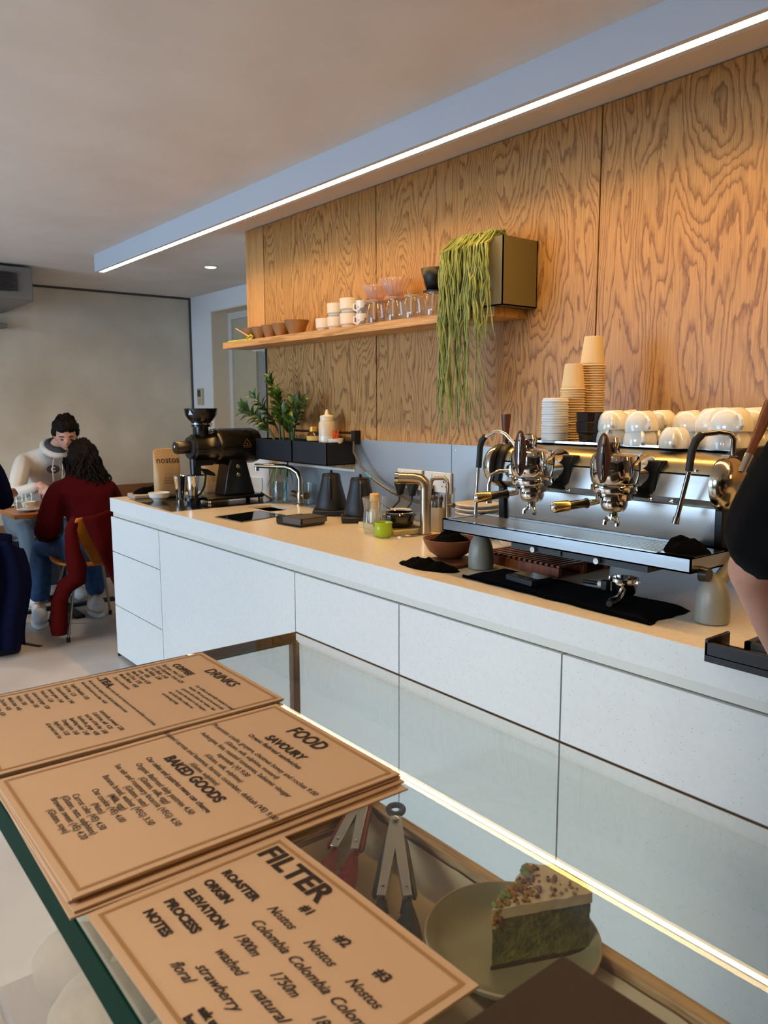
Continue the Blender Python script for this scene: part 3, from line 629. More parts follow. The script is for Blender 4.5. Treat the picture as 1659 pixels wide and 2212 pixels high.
g=G(); text(g,'0.0 g',.011,-.035,-.034,.0166); text(g,'PRO',.008,.015,-.033,.0166); obj('markings',g,mat('pale_print','#c8c8c0',.5),t,smooth=0)
t=thing('loose_portafilter','loose chrome portafilter lying on the knitted mat','portafilter',(-1.15,1.70,Z+.014))
g=G(); g.lathe([(0,.012),(.024,.012),(.030,.020),(.032,.045),(.036,.047),(.036,.055),(.030,.055),(.027,.025),(0,.02)],n=30); obj('basket',g,CHROME,t)
for q in (-.043,.034):
    g=G(); g.box(q,q+.009,-.006,.006,.046,.053); obj('lug',g,CHROME,t)
g=G(); g.tube([(.012,-.022,.03),(.02,-.045,.02),(.028,-.07,.013)],[.008,.0085,.009],12); obj('neck',g,CHROME,t)
g=G(); g.tube([(.026,-.066,.013),(.034,-.10,.0125),(.037,-.115,.0125)],[.011,.012,.008],12); obj('handle',g,BLK2,t)
t=thing('cleaning_brush','small black brush with a cream band standing at the back of the mat','brush',(-1.26,1.745,Z+.013))
g=G(); g.tube([(-.05,.0,.012),(.0,.0,.014)],[.005,.006],8); obj('brush_handle',g,BLACK,t)
g=G(); g.tube([(0,0,.014),(.012,0,.014)],.008,10); obj('band',g,CERAM,t); g=G(); g.box(.012,.032,-.01,.01,.0,.028); obj('bristles',g,BLACK,t,bevel=.003)
# knock box tray at the right end
t=thing('tamping_tray','black ledge tray overhanging the counter edge at the right','tray',(-.55,1.51,Z))
g=G(); g.box(-.80,-.3,1.468,1.476,Z-.0,Z+.03); g.box(-.80,-.792,1.468,1.556,Z,Z+.036); g.box(-.80,-.3,1.468,1.56,Z,Z+.006); g.box(-.80,-.3,1.468,1.512,Z-.012,Z+.006)
obj('tray_body',g,BLK2,t,True,bevel=.002)
t=thing('knock_frame','square steel drawer frame behind the black ledge tray','knock box',(-.6,1.7,Z))
g=G(); g.box(-.765,-.3,1.562,1.572,Z,Z+.02); g.box(-.765,-.752,1.562,1.86,Z,Z+.02); g.box(-.765,-.3,1.85,1.86,Z,Z+.02); g.box(-.765,-.3,1.575,1.60,Z+.003,Z+.008); obj('frame',g,STEEL,t,True)
g=G(); g.box(-.752,-.3,1.572,1.85,Z,Z+.002); g.tube([(-.74,1.70,Z+.014),(-.3,1.70,Z+.014)],.012,12); obj('knock_bar',g,mat('brown_rubber','#1d120c',.5),t,True)
cloth('bar_cloth',-.79,1.86,Z,.07,.06,.07,5.5,BLKF,'black cloth heap beside the right machine foot')

# ------------------------------------------------------------------ wall sockets, plugs and cables
def socket(x0,x1,lab):
    t=thing('double_socket',lab,'socket',((x0+x1)/2,YW-.003,1.096)); h=(x1-x0)/2
    g=G(); g.box(-h,h,-.012,0,-.043,.043); obj('face_plate',g,PORC,t,bevel=.003)
    for sx_ in (-h*.5,h*.5):
        g=G(); g.box(sx_-.009,sx_+.009,-.0155,-.012,.016,.034); obj('switch',g,PORC,t,bevel=.001)
        g=G(); g.box(sx_-.003,sx_+.003,-.0128,-.0121,.0,.008); g.box(sx_-.014,sx_-.007,-.0128,-.0121,-.018,-.014); g.box(sx_+.007,sx_+.014,-.0128,-.0121,-.018,-.014); obj('pin_holes',g,BLACK,t)
socket(-2.709,-2.545,'white double wall socket with two black plugs, left of the pair')
socket(-2.525,-2.362,'white double wall socket partly behind the slim tap, right of the pair')
for x,zz,l,end in ((-2.668,1.075,'black plug with its cable in the left half of the left wall socket',(-2.72,2.19,.93)),(-2.585,1.075,'black plug with its cable in the right half of the left wall socket',(-2.62,2.19,.93)),(-2.484,1.06,'tall black adapter plugged into the right wall socket',(-2.47,2.2,.93))):
    t=thing('power_plug',l,'plug',(x,YW-.017,zz))
    g=G(); g.prism([(-.024,.022),(.024,.022),(.026,0),(.012,-.03),(.006,-.05),(-.006,-.05),(-.012,-.03),(-.026,0)],-.03,0,'XZ'); obj('plug_body',g,RUBBER,t,bevel=.004)
    g=G(); e=Vector(end)-t.location; g.tube([(0,-.015,-.048),(-.002,-.02,-.08),(e.x*.5,e.y*.6-.01,-.11),(e.x,e.y,e.z)],.0035,8); obj('cable',g,RUBBER,t)
g=G(); P=[(-3.02,2.225,1.262),(-2.99,2.20,1.20),(-2.93,2.20,1.135),(-2.84,2.21,1.075),(-2.72,2.215,1.03),(-2.60,2.22,1.005),(-2.46,2.22,.995),(-2.40,2.22,.99)]
g.tube(P,.0055,10); o=obj('drain_hose',g,mat('clear_hose','#59523f',.25)); tag(o,'grey flexible hose hanging in a curve from the black wall box to the sockets','hose')
g=G(); g.tube([(-2.895,2.199,1.108),(-2.862,2.207,1.086)],.0072,10); obj('blue_tape',g,mat('blue_tape','#4ea3bf',.5),o)

# ------------------------------------------------------------------ black wall boxes
def wallbox(x0,x1,lab):
    t=thing('wall_box',lab,'wall box',((x0+x1)/2,2.165,1.137)); g=G(); a=.004; z0,z1=1.137,1.246
    g.box(x0,x1,2.083,2.248,z0,z0+a); g.box(x0,x1,2.083,2.083+a,z0,z1); g.box(x0,x1,2.244,2.248,z0,z1); g.box(x0,x0+a,2.083,2.248,z0,z1); g.box(x1-a,x1,2.083,2.248,z0,z1)
    obj('box_body',g,BLUEBLK,t,True); return t
t=wallbox(-3.715,-3.352,'black metal wall box holding the leafy green plant')
g=G(); g.box(-3.708,-3.36,2.09,2.24,1.22,1.228); obj('soil',g,mat('soil','#20150d',.95,bump=.5,bs=80),t,True)
t=wallbox(-3.347,-3.045,'black metal wall box holding the bottles and the white dish')
g=G()
g.box(-3.36,-3.335,2.225,2.248,1.246,1.30); g.box(-3.03,-3.0,2.215,2.248,1.235,1.30); g.tube([(-3.62,2.236,1.288),(-3.03,2.236,1.288)],.006,8); tag(obj('utensil_rail',g,BLACK),'black rail with square brackets on the oak wall behind the wall boxes','rail')
g=G(); g.box(-3.34,-3.05,2.10,2.24,1.141,1.236); o=obj('box_liner',g,BLACK); tag(o,'black liner filling the right wall box below the bottles','liner')
zb=1.2365
t=thing('squeeze_bottle','clear plastic squeeze bottle with a pointed nozzle in the wall box','bottle',(-3.165,2.17,zb))
g=G(); g.lathe([(0,0),(.038,0),(.041,.004),(.041,.095),(.036,.106),(.03,.108)],n=28); obj('bottle_body',g,mat('milky_plastic','#cfc8b6',.3),t)
g=G(); g.lathe([(.033,.108),(.034,.13),(.026,.135),(.012,.138),(.006,.16),(.003,.163),(0,.163)],n=24); obj('nozzle_cap',g,mat('cap_cream','#e3dcc6',.4),t)
g=G(); g.lathe([(.0415,.01),(.0415,.035)],n=28); obj('label_band',g,PORC,t)
t=thing('honey_jar','small honey jar with a golden lid in the wall box','jar',(-3.245,2.145,zb))
g=G(); g.lathe([(0,0),(.024,0),(.032,.012),(.034,.03),(.026,.05),(.02,.056)],n=24); obj('jar_body',g,glassm('honey_glass','#c8a060',0,1.5,.05),t)
g=G(); g.lathe([(.022,.056),(.022,.076),(.018,.079),(0,.079)],n=20); obj('lid',g,mat('gold_lid','#c79a3d',.35,.4),t)
g=G(); g.lathe([(.0345,.012),(.0352,.034)],n=24); obj('jar_label',g,mat('honey_label','#d7b25a',.6),t)
t=thing('ramekin','small white dish with orange picks in the wall box','dish',(-3.08,2.16,zb))
g=G(); g.lathe([(0,0),(.03,0),(.036,.004),(.038,.026),(.035,.026),(.03,.006),(0,.006)],n=26); obj('dish_body',g,PORC,t)
t=thing('orange_picks','bright orange picks sticking up out of the small white dish','picks',(-3.08,2.16,zb+.008))
g=G()
for k in range(5): a=k*1.3; g.tube([(.008*math.cos(a),.008*math.sin(a),0),(.014*math.cos(a),.014*math.sin(a),.045),(.018*math.cos(a),.012*math.sin(a),.055)],.0028,6)
obj('picks_body',g,mat('orange_plastic','#d9541a',.4),t)
# leafy plant
t=thing('leafy_plant','leafy green plant growing out of the left black wall box','plant',(-3.53,2.165,1.228))
gs=G(); gl=G(); rnd.seed(11)
def leaf(g,p,d,up,L,W_):
    d=Vector(d).normalized(); s=d.cross(Vector(up)).normalized(); nrm=s.cross(d); p=Vector(p)
    ks=[(0,.12,0),(.2,.75,.05),(.45,1,.08),(.7,.72,.04),(.9,.3,-.03),(1,.02,-.06)]
    vs=[];fs=[]
    for t_,w_,h_ in ks:
        c=p+d*L*t_+nrm*L*h_; vs+= [tuple(c-s*W_*w_+nrm*W_*w_*.45),tuple(c),tuple(c+s*W_*w_+nrm*W_*w_*.45)]
    for i in range(len(ks)-1):
        a=i*3; fs+=[(a,a+1,a+4,a+3),(a+1,a+2,a+5,a+4)]
    g.add(vs,fs)
for k,(bx,by,dx,dy,H_) in enumerate([(-.03,-.02,-.02,-.03,.36),(-.06,.0,-.13,-.07,.26),(.02,-.03,.06,-.05,.27),(.06,.0,.15,-.03,.24),(-.09,-.02,-.20,-.06,.17),(.0,.03,.03,.0,.22),(.08,-.03,.13,-.09,.17),(-.05,-.04,-.12,-.1,.2)]):
    pts=[Vector((bx+dx*q**1.5,by+dy*q**1.5,H_*q*(1-.12*q))) for q in [i/9 for i in range(10)]]
    gs.tube(pts,[.0065-.004*i/9 for i in range(10)],8)
    for i in range(3,10):
        tdir=(pts[i]-pts[i-1]).normalized(); sd=tdir.cross(Vector((.3,-1,.1))).normalized()
        for s in (-1,1):
            d=tdir*.75+sd*s*.8+Vector((rnd.uniform(-.2,.2),rnd.uniform(-.4,.1),rnd.uniform(-.1,.2)))
            leaf(gl,pts[i],d,Vector((0,-.6,1)),rnd.uniform(.055,.075),rnd.uniform(.014,.019))
    leaf(gl,pts[-1],(pts[-1]-pts[-2]),(0,-1,.4),.06,.014)
obj('stems',gs,mat('plant_stem','#4a5a2a',.5),t); obj('leaves',gl,LEAF,t,smooth=50,fixn=False)

# ------------------------------------------------------------------ oak shelf and what stands on it
t=thing('wall_shelf','long oak wall shelf above the counter carrying bowls and cups','shelf',(-3,2.16,1.73))
g=G(); g.box(-4.045,-1.98,2.078,2.248,1.731,1.7645); obj('shelf_board',g,OAKX,t,True,bevel=.001)
zs=1.765
def shelfthing(x,y=2.15): return (x,y,zs)
BOWLM=mat('brown_bowl','#8f6a40',.5,0,'#9c764a',20)
b0=None
for k,(x,sc_) in enumerate([(-3.84,1.0),(-3.74,.92),(-3.635,.92),(-3.525,.95),(-3.385,1.15)]):
    if b0 is None:
        g=G(); g.lathe([(0,0),(.028,0),(.030,.003),(.054,.062),(.056,.066),(.053,.066),(.028,.008),(0,.006)],n=30); o=b0=obj('tea_bowl',g,BOWLM); o['category']='bowl'; o['group']='brown bowls on the oak shelf'
    else: o=b0.copy(); C.objects.link(o)
    o.location=(x,2.145,zs); o.scale=(sc_,sc_,1.0+.08*(k==4)); o['label']=['leftmost brown bowl on the oak shelf, with a bamboo whisk stick across it','second brown bowl from the left end of the oak shelf','middle one of the five brown bowls on the oak shelf','fourth brown bowl on the oak shelf, left of the widest bowl','widest brown bowl, nearest to the white cups on the oak shelf'][k]
g=G(); g.tube([(-3.93,2.10,1.835),(-3.75,2.10,1.772)],.0035,8); tag(obj('bamboo_stick',g,mat('bamboo_stick','#d9a672',.5)),'thin bamboo stick leaning on the leftmost shelf bowl','stick')
g=G(); g.tube([(-4.01,2.095,1.769),(-3.80,2.095,1.769),(-3.78,2.095,1.785),(-3.755,2.095,1.79),(-3.735,2.095,1.78),(-3.75,2.095,1.769),(-3.78,2.095,1.769)],.0035,8); tag(obj('neon_cord',g,mat('neon_yellow','#c6d61b',.5)),'neon yellow cord lying on the left end of the oak shelf','cord')
cu=None
cl=[(-3.14,0,'single white ribbed cup at the left of the shelf cup stacks'),(-3.043,0,'lower white cup of the left stack on the shelf'),(-3.043,1,'upper white cup of the left stack on the shelf'),(-2.935,0,'lower white cup of the right stack on the shelf'),(-2.935,1,'upper white cup of the right stack on the shelf')]
for x,lv,lab in cl:
    if cu is None:
        g=G(); g.lathe([(0,0),(.036,0),(.038,.003),(.038,.010),(.044,.016),(.046,.058),(.043,.058),(.040,.02),(0,.012)],n=32); cu=o=obj('shelf_cup',g,CERAM); o['category']='cup'; o['group']='white ribbed cups on the oak shelf'
    else: o=cu.copy(); C.objects.link(o)
    k_=1.0 if x!=-2.935 else 1.1
    o.location=(x,2.15,zs+lv*.060*k_); o.scale=(k_,k_,k_); o['label']=lab
def mug(lab,x,z,tilt):
    t=thing('patterned_mug',lab,'mug',(x,2.15,z),0,'handled mugs beside the shelf cup stacks'); g=G(); g.lathe([(0,0),(.027,0),(.03,.004),(.033,.055),(.031,.055),(.028,.006),(0,.006)],n=26); obj('mug_body',g,mat('mug_white','#dedad2',.3,0,'#8a8a8c',30,2,.58,.6),t)
    g=G(); g.tube([(-.03,-.012,.045),(-.042,-.02,.043),(-.043,-.02,.02),(-.03,-.013,.014)],.0045,8); obj('handle',g,PORC,t); return t
m0=mug('lower small patterned mug with handle beside the cup stacks',-2.842,zs,0); m1=dup(m0,(-2.842,2.15,zs+.0565),0,'upper small patterned mug with handle beside the cup stacks')
RIMG=frostm('rim_glass','#eeeae5','#e8e2da',.4)
def server(lab,x):
    t=thing('glass_server',lab,'glass server',(x,2.15,zs),R(-50),'clear glass coffee servers on the shelf'); g=G(); g.lathe([(0,.002),(.042,.002),(.044,.008),(.043,.05),(.035,.085),(.034,.09),(.036,.095)],n=32); obj('server_body',g,GLASS,t)
    g=G(); g.torus((0,0,.095),.036,.0025,30,8); obj('rim',g,RIMG,t)
    g=G(); g.tube([(.036,0,.08),(.058,0,.085),(.064,0,.06),(.058,0,.025),(.042,0,.022)],.004,10); obj('handle',g,RIMG,t); return t
s0=server('leftmost clear glass server, under the left clear dripper',-2.745)
labs=['clear glass server under the taller clear dripper','clear glass server with nothing on top','clear glass server under the black dripper']
for x,l in zip((-2.615,-2.50,-2.37),labs): dup(s0,(x,2.15,zs),R(-50),l)
def dripper(lab,x,m,r0,r1,h,z,fl=True):
    t=thing('coffee_dripper',lab,'dripper',(x,2.15,z),0,'cone drippers on the servers'); g=G(); n=72; prof=[(r0,0),(r0+(r1-r0)*.5,h*.5),(r1,h)]
    vs=[];fs=[]
    for r_0,hh in prof:
        for i in range(n): a=2*PI*i/n; rr=r_0*(1+(.05*math.cos(a*18) if fl else 0)*(hh/h+.2)); vs.append((rr*math.cos(a),rr*math.sin(a),hh))
    for j in range(2):
        for i in range(n): a=j*n+i;b=j*n+(i+1)%n; fs.append((a,b,b+n,a+n))
    g.add(vs,fs); obj('cone',g,m,t,solid=.002)
    g=G(); g.lathe([(.02,-.004),(.048,-.003),(.048,.0),(.02,.001)],n=30); obj('flange',g,m,t); return t
PINKG=frostm('pink_clear','#f2e2dc','#f0dcd2',.38)
dripper('left clear fluted cone dripper on a glass server',-2.745,PINKG,.026,.062,.062,zs+.101)
dripper('taller clear fluted cone dripper on the second glass server',-2.615,PINKG,.028,.066,.075,zs+.101)
dripper('black ceramic cone dripper on the rightmost glass server',-2.37,BLACK,.032,.056,.085,zs+.101,False)
# olive planter with trailing plant
t=thing('wall_planter','square olive metal planter at the right end of the oak shelf','planter',(-2.07,2.155,zs))
g=G(); a=.004; x0,x1,y0,y1,z0,z1=-2.215,-1.932,2.067,2.247,zs,1.999
g.box(x0,x1,y0,y1,z0,z0+a); g.box(x0,x1,y0,y0+a,z0,z1); g.box(x0,x1,y1-a,y1,z0,z1); g.box(x0,x0+a,y0,y1,z0,z1); g.box(x1-a,x1,y0,y1,z0,z1); obj('planter_box',g,OLIVE,t,True)
g=G(); g.box(x0+a,x1-a,y0+a,y1-a,1.95,1.965); obj('soil',g,mat('soil','#20150d'),t,True)
t=thing('trailing_plant','trailing mistletoe cactus spilling far down over the olive planter','plant',(-2.08,2.14,1.966))
g=G(); rnd.seed(5)
for k in range(100):
    x=rnd.uniform(-.115,.115); y=rnd.uniform(-.05,.05); left=rnd.random()
    if k%5==0: ex=-.13+rnd.uniform(-.012,.03); 
    else: ex=max(-.138,min(.10,x+rnd.uniform(-.05,.02)))
    L=rnd.choice([.12,.2,.26,.3,.34,.45,.55]) if rnd.random()<.8 else rnd.uniform(.55,.69)
    if ex>.03: L=min(L,.32)
    if -.14<ex<-.05 and rnd.random()<.3: L=rnd.uniform(.5,.68)
    if k in (3,4): L=.62; ex=.055
    fy=-.076-rnd.uniform(.004,.035)
    P=[(x,y,0),(x*.9+ex*.1,y*.6-.02,.04+rnd.uniform(0,.03)),(x*.5+ex*.5,-.06,.045+rnd.uniform(-.01,.02)),(ex,fy,.01)]
    n=int(6+L*22); q=ex; yy=fy
    for i in range(1,n+1):
        q+=rnd.uniform(-.009,.009); yy+=rnd.uniform(-.003,.003); yy=min(yy,-.077); P.append((q,yy,.01-L*i/n))
    g.tube(P,[rnd.uniform(.0022,.0034)*(1 if i<len(P)-2 else .6) for i in range(len(P))],5)
    if rnd.random()<.6:
        j=rnd.randint(4,len(P)-2); b=P[j]; s=rnd.choice((-1,1)); g.tube([b,(b[0]+s*.012,b[1]-.006,b[2]-.02),(b[0]+s*.016,b[1]-.008,b[2]-.06)],[.0028,.003,.0018],5)
obj('strands',g,LEAFT,t)
# ------------------------------------------------------------------ espresso machine
t=em=thing('espresso_machine','large two group chrome espresso machine with walnut paddles on grey cone feet','espresso machine',(-1.33,1.9,Z))
ZT=1.076
g=G()   # drip tray shell
xa,xb,ya,yb=-1.746,-.925,1.62,1.80
g.box(xa,xb,ya,ya+.004,1.040,ZT); g.box(xa,xa+.004,ya,yb,1.040,ZT); g.box(xb-.004,xb,ya,yb,1.040,ZT); g.box(xa,xb,yb-.004,yb,1.040,ZT-.004)
g.box(xa,xb,ya,yb,1.040,1.044)
g.box(xa,xb,ya,ya+.012,ZT-.003,ZT+.0005); g.box(xa,xa+.02,ya,yb,ZT-.003,ZT+.0005); g.box(xb-.09,xb,ya,yb,ZT-.003,ZT+.0005); g.box(xa,xb,yb-.03,yb,ZT-.003,ZT+.0005)
obj('drip_tray',g,mat('polished_steel','#b2afac',.17,1,bump=.04,bs=12,stretch=(1,1,3)),t,True)
g=G(); x=xa+.03
while x<xb-.10: g.box(x,x+.0045,ya+.014,yb-.032,ZT-.0028,ZT+.0002); x+=.0092

obj('grate',g,mat('grate_steel','#cfccc4',.35,.9),t,True)
g=G(); g.box(xa+.02,xb-.09,ya+.012,yb-.03,1.05,ZT-.0032); obj('grate_shade',g,mat('tray_shadow','#1c1712',.7),t,True)  # dark block raised close under the bars, painting the shade in the gaps
FEETM=mat('machine_foot_grey','#82837b',.38)
FP=[(.038,0),(.0395,.002),(.0395,.035),(.0375,.06),(.031,.085),(.020,.103),(.008,.112),(0,.113)]
for fx,fy in ((-1.694,1.736),(-.921,1.715),(-1.694,2.11),(-.921,2.11)):
    g=G(); g.lathe([(r0,Z+.002+h) for r0,h in FP],(fx,fy,0),36); obj('foot',g,FEETM,t,True)
for fx in (-1.694,-.921):
    g=G(); s=1 if fx>-1.3 else -1
    g.tube([(fx,1.725,1.0),(fx,1.78,1.03),(fx,1.90,1.10),(fx,1.98,1.13),(fx,2.06,1.09),(fx,2.11,1.01)],[.016,.019,.02,.02,.019,.016],14); obj('leg_arm',g,FEETM,t,True)
# body
prof=[(1.812,1.055),(1.802,1.075),(1.797,1.168),(1.772,1.190),(1.784,1.247),(1.785,1.251),(1.790,1.268),(1.800,1.281),(1.818,1.291),(1.845,1.298),(1.872,1.301),(2.16,1.301),(2.16,1.055)]
X0,X1=-1.648,-.968
for nm,a,b,m in (('lower_panel',0,3,mat('splash_steel','#cfcecb',.3,1,bump=.03,bs=60,stretch=(.1,1,1))),('mid_panel',3,5,mat('splash_steel','#c4c3c2')),('upper_shroud',5,11,mat('reflection_tinted_steel','#c5b48f',.3,1,bump=.03,bs=90,stretch=(.05,1,1)))):  # shroud colour has the warm reflection of oak and light strip painted in
    g=G(); q=prof[a:b+ (0 if nm=='upper_shroud' else 0)]
    if nm=='lower_panel': q=[(1.812,1.055),(1.802,1.075),(1.797,1.168),(1.80,1.17),(1.90,1.17),(1.90,1.055)]
    if nm=='mid_panel': q=[(1.7975,1.1705),(1.772,1.190),(1.784,1.2465),(1.90,1.2465),(1.90,1.1705)]
    if nm=='upper_shroud': q=prof[5:12]+[(2.16,1.251)]
    g.prism(q,X0,X1,'YZ'); obj(nm,g,m,t,True,smooth=30)
g=G(); g.box(X0,X1,1.90,2.16,1.055,1.2505); obj('rear_body',g,STEEL,t,True)
g=G(); g.box(X0-.01,X1+.008,1.868,2.165,1.3015,1.3055); g.box(X0-.01,X1+.008,1.868,1.872,1.3015,1.312); obj('cup_tray',g,mat('tray_polish','#d0cfcc',.1,1),t,True)
for s,x0,x1 in ((-1,X0-.026,X0-.001),(1,X1+.001,X1+.022)):
    g=G(); q=[(1.806,1.05),(1.790,1.08),(1.788,1.168),(1.762,1.190),(1.774,1.250),(1.782,1.275),(1.80,1.293),(1.84,1.308),(1.875,1.313),(2.175,1.317),(2.175,1.05)]
    g.prism(q,x0,x1,'YZ'); obj('side_panel',g,BLACK,t,True,bevel=.003)
    xo=x1 if s>0 else x0; d=s
    g=G(); g.lathe([(.064,xo),(.066,xo+d*.012),(.058,xo+d*.03),(.034,xo+d*.046),(.012,xo+d*.05),(0,xo+d*.05)],(0,1.778 if s>0 else 1.808,1.234),40,'X'); obj('side_disc',g,mat('disc_steel','#bdb8ac',.16,1),t,True)
P_=[((-.874,1.745,1.296),(-.862,1.822,1.425)),((-1.715,1.862,1.292),(-1.715,1.862,1.392))]
for a,b in P_:
    a,b=Vector(a),Vector(b)
    g=G(); g.tube([a-(b-a)*.22,a+(b-a)*.08],[.0075,.010],14); obj('lever_ferrule',g,CHROME,t,True)
    g=G(); g.tube([a+(b-a)*q for q in (.06,.3,.6,.9,.98,1)],[.0085,.0095,.0125,.0155,.0155,.013],18); obj('steam_lever',g,mat('lever_wood','#5e2d14',.4,0,'#431e0c',50,stretch=(1,1,.2)),t,True)
for x,z,nm in ((-1.62,1.256,0),(-1.02,1.259,0),(-1.40,1.179,1),(-1.14,1.179,1),(-1.08,1.179,1)):
    g=G(); g.lathe([(.006,0),(.006,-.004),(.003,-.005),(0,-.004)],(x,1.788 if not nm else 1.785,z),14,'Y'); obj('screw',g,CHROME,t,True)
def group(cx_):
    c=(cx_,1.70,0)
    g=G(); g.lathe([(.034,1.178),(.046,1.180),(.0475,1.19),(.0475,1.196)],c,40); g.lathe([(.0475,1.1965),(.056,1.198),(.059,1.204),(.059,1.216),(.056,1.219)],c,40); obj('group_collar',g,CHROME,t,True)
    g=G(); g.lathe([(.053,1.2195),(.0585,1.226),(.062,1.245),(.062,1.275),(.058,1.291),(.049,1.297),(.0,1.298)],c,44); obj('group_head',g,CHROME,t,True)
    g=G(); g.lathe([(.044,1.705),(.046,1.72),(.047,1.77),(.050,1.79),(.051,1.80)],(cx_+.012,0,1.244),36,'Y'); obj('group_neck',g,CHROME,t,True)
    g=G(); g.prism([(-.034,.047),(.068,.047),(.054,.02),(.049,-.03),(.03,-.052),(-.034,-.05)],1.772,1.80,'XZ'); g.v=[(v[0]+cx_+.02,v[1],v[2]+1.232) for v in g.v]; obj('group_gasket',g,BLACK,t,True,bevel=.004)
    g=G(); g.lathe([(.02,1.2985),(.018,1.312),(.021,1.325),(.016,1.336),(.004,1.34),(0,1.34)],(cx_-.012,1.70,0),24); g.tube([(cx_-.012,1.70,1.318),(cx_+.004,1.668,1.315)],.008,10); obj('valve_cap',g,CHROME,t,True)
    g=G(); g.ball((0,0,0),(.020,.0115,.063),20,16); g.v=[(v[0]+cx_+.006,v[1]+1.640+.10*v[2]*0,v[2]+1.288) for v in g.v]; obj('paddle',g,WALNUT,t,True,smooth=60)
    g=G(); g.tube([(cx_+.012,1.6295,1.235),(cx_+.014,1.6265,1.26),(cx_+.015,1.6265,1.32),(cx_+.012,1.632,1.342)],.0036,10); obj('paddle_spine',g,CHROME,t,True)
    # portafilter
    e=Vector((cx_-.072,1.552,1.164)); b=Vector((cx_-.006,1.69,1.178)); d=(e-b)
    g=G(); g.lathe([(0,1.150),(.024,1.150),(.030,1.156),(.034,1.166),(.034,1.1775)],c,32); obj('portafilter_basket',g,CHROME,t,True)
    g=G(); g.tube([b+d*.2,b+d*.42],[.007,.0085],12); obj('portafilter_neck',g,CHROME,t,True)
    g=G(); g.tube([b+d*.40,b+d*.42,b+d*.44,b+d*.47,b+d*.74],[.0125,.0135,.0125,.0105,.0115],18); obj('portafilter_handle',g,BLK2,t,True)
    g=G(); g.tube([b+d*.74,b+d*.745,b+d*.98,b+d*1.01],[.0118,.0138,.0148,.0135],20); obj('brass_sleeve',g,BRASS,t,True,label='polished brass handle end')
    g=G(); g.tube([b+d*1.01,b+d*1.04,b+d*1.06,b+d*1.066],[.0132,.0105,.006,.001],18); obj('end_knob',g,CHROME,t,True)
    g=G(); g.tube([(cx_,1.70,1.150),(cx_,1.70,1.134),(cx_-.002,1.698,1.126)],[.011,.010,.009],12)
    for s in (-1,1): g.tube([(cx_,1.698,1.132),(cx_+s*.012,1.694,1.131),(cx_+s*.019,1.690,1.122),(cx_+s*.019,1.689,1.113)],[.008,.0075,.006,.0055],10)
    obj('twin_spout',g,CHROME,t,True)
group(-1.462); group(-1.190)
W1=[(-1.53,1.712,1.292),(-1.545,1.705,1.315),(-1.566,1.70,1.335),(-1.59,1.70,1.343),(-1.61,1.70,1.341),(-1.652,1.70,1.322)]
g=G(); g.tube(W1,.0052,12); g.tube([(-1.675,1.70,1.235),(-1.682,1.70,1.12),(-1.684,1.70,1.085)],[.0055,.0052,.006],12); g.tube([(-1.684,1.70,1.09),(-1.6845,1.70,1.079)],[.0075,.0065],12); obj('steam_wand',g,CHROME,t,True)
g=G(); g.tube([(-1.648,1.70,1.326),(-1.661,1.70,1.314),(-1.668,1.70,1.295),(-1.6735,1.70,1.232)],[.009,.0095,.009,.0088],14); obj('wand_grip',g,RUBBER,t,True)
W2=[(-.936,1.80,1.296),(-.936,1.80,1.338),(-.944,1.794,1.351),(-.962,1.78,1.354),(-.995,1.75,1.348)]
g=G(); g.tube(W2,.0062,12); g.tube([(-1.008,1.735,1.26),(-1.028,1.735,1.17),(-1.034,1.735,1.145)],.006,12); g.tube([(-1.034,1.735,1.148),(-1.037,1.735,1.132)],[.0075,.009],12); obj('steam_wand',g,mat('dark_chrome','#8d8278',.15,1),t,True)
g=G(); g.lathe([(.018,1.2965),(.02,1.299),(.008,1.301),(0,1.301)],(-.944,1.80,0),20); obj('wand_escutcheon',g,CHROME,t,True)
g=G(); g.tube([(-.990,1.753,1.349),(-.998,1.742,1.335),(-1.004,1.736,1.31),(-1.0085,1.735,1.262)],[.0095,.0100,.0095,.009],14); obj('wand_grip',g,RUBBER,t,True)
g=G(); g.lathe([(.02,1.772),(.022,1.768),(.018,1.76),(0,1.758)],(-1.605,0,1.222),20,'Y'); g.tube([(-1.605,1.765,1.222),(-1.625,1.74,1.222),(-1.645,1.725,1.21),(-1.65,1.72,1.18),(-1.65,1.72,1.135)],.0065,12); g.tube([(-1.65,1.72,1.15),(-1.65,1.72,1.125)],[.010,.011],14); obj('hot_water_spout',g,CHROME,t,True)
g=G(); g.box(-1.50,-1.06,1.66,1.78,1.015,1.0395); g.box(-1.48,-1.32,1.655,1.66,1.018,1.034); obj('control_box',g,mat('under_black','#121212',.5),t,True)
for x in (-1.41,-1.20):
    g=G(); g.tube([(x,1.655,1.024),(x,1.645,1.024)],[.007,.008],14); obj('control_knob',g,CHROME,t,True)
g=G(); g.tube([(-.9245,1.665,1.035),(-.905,1.665,1.035)],[.018,.016],18); obj('side_knob',g,BLK2,t,True)
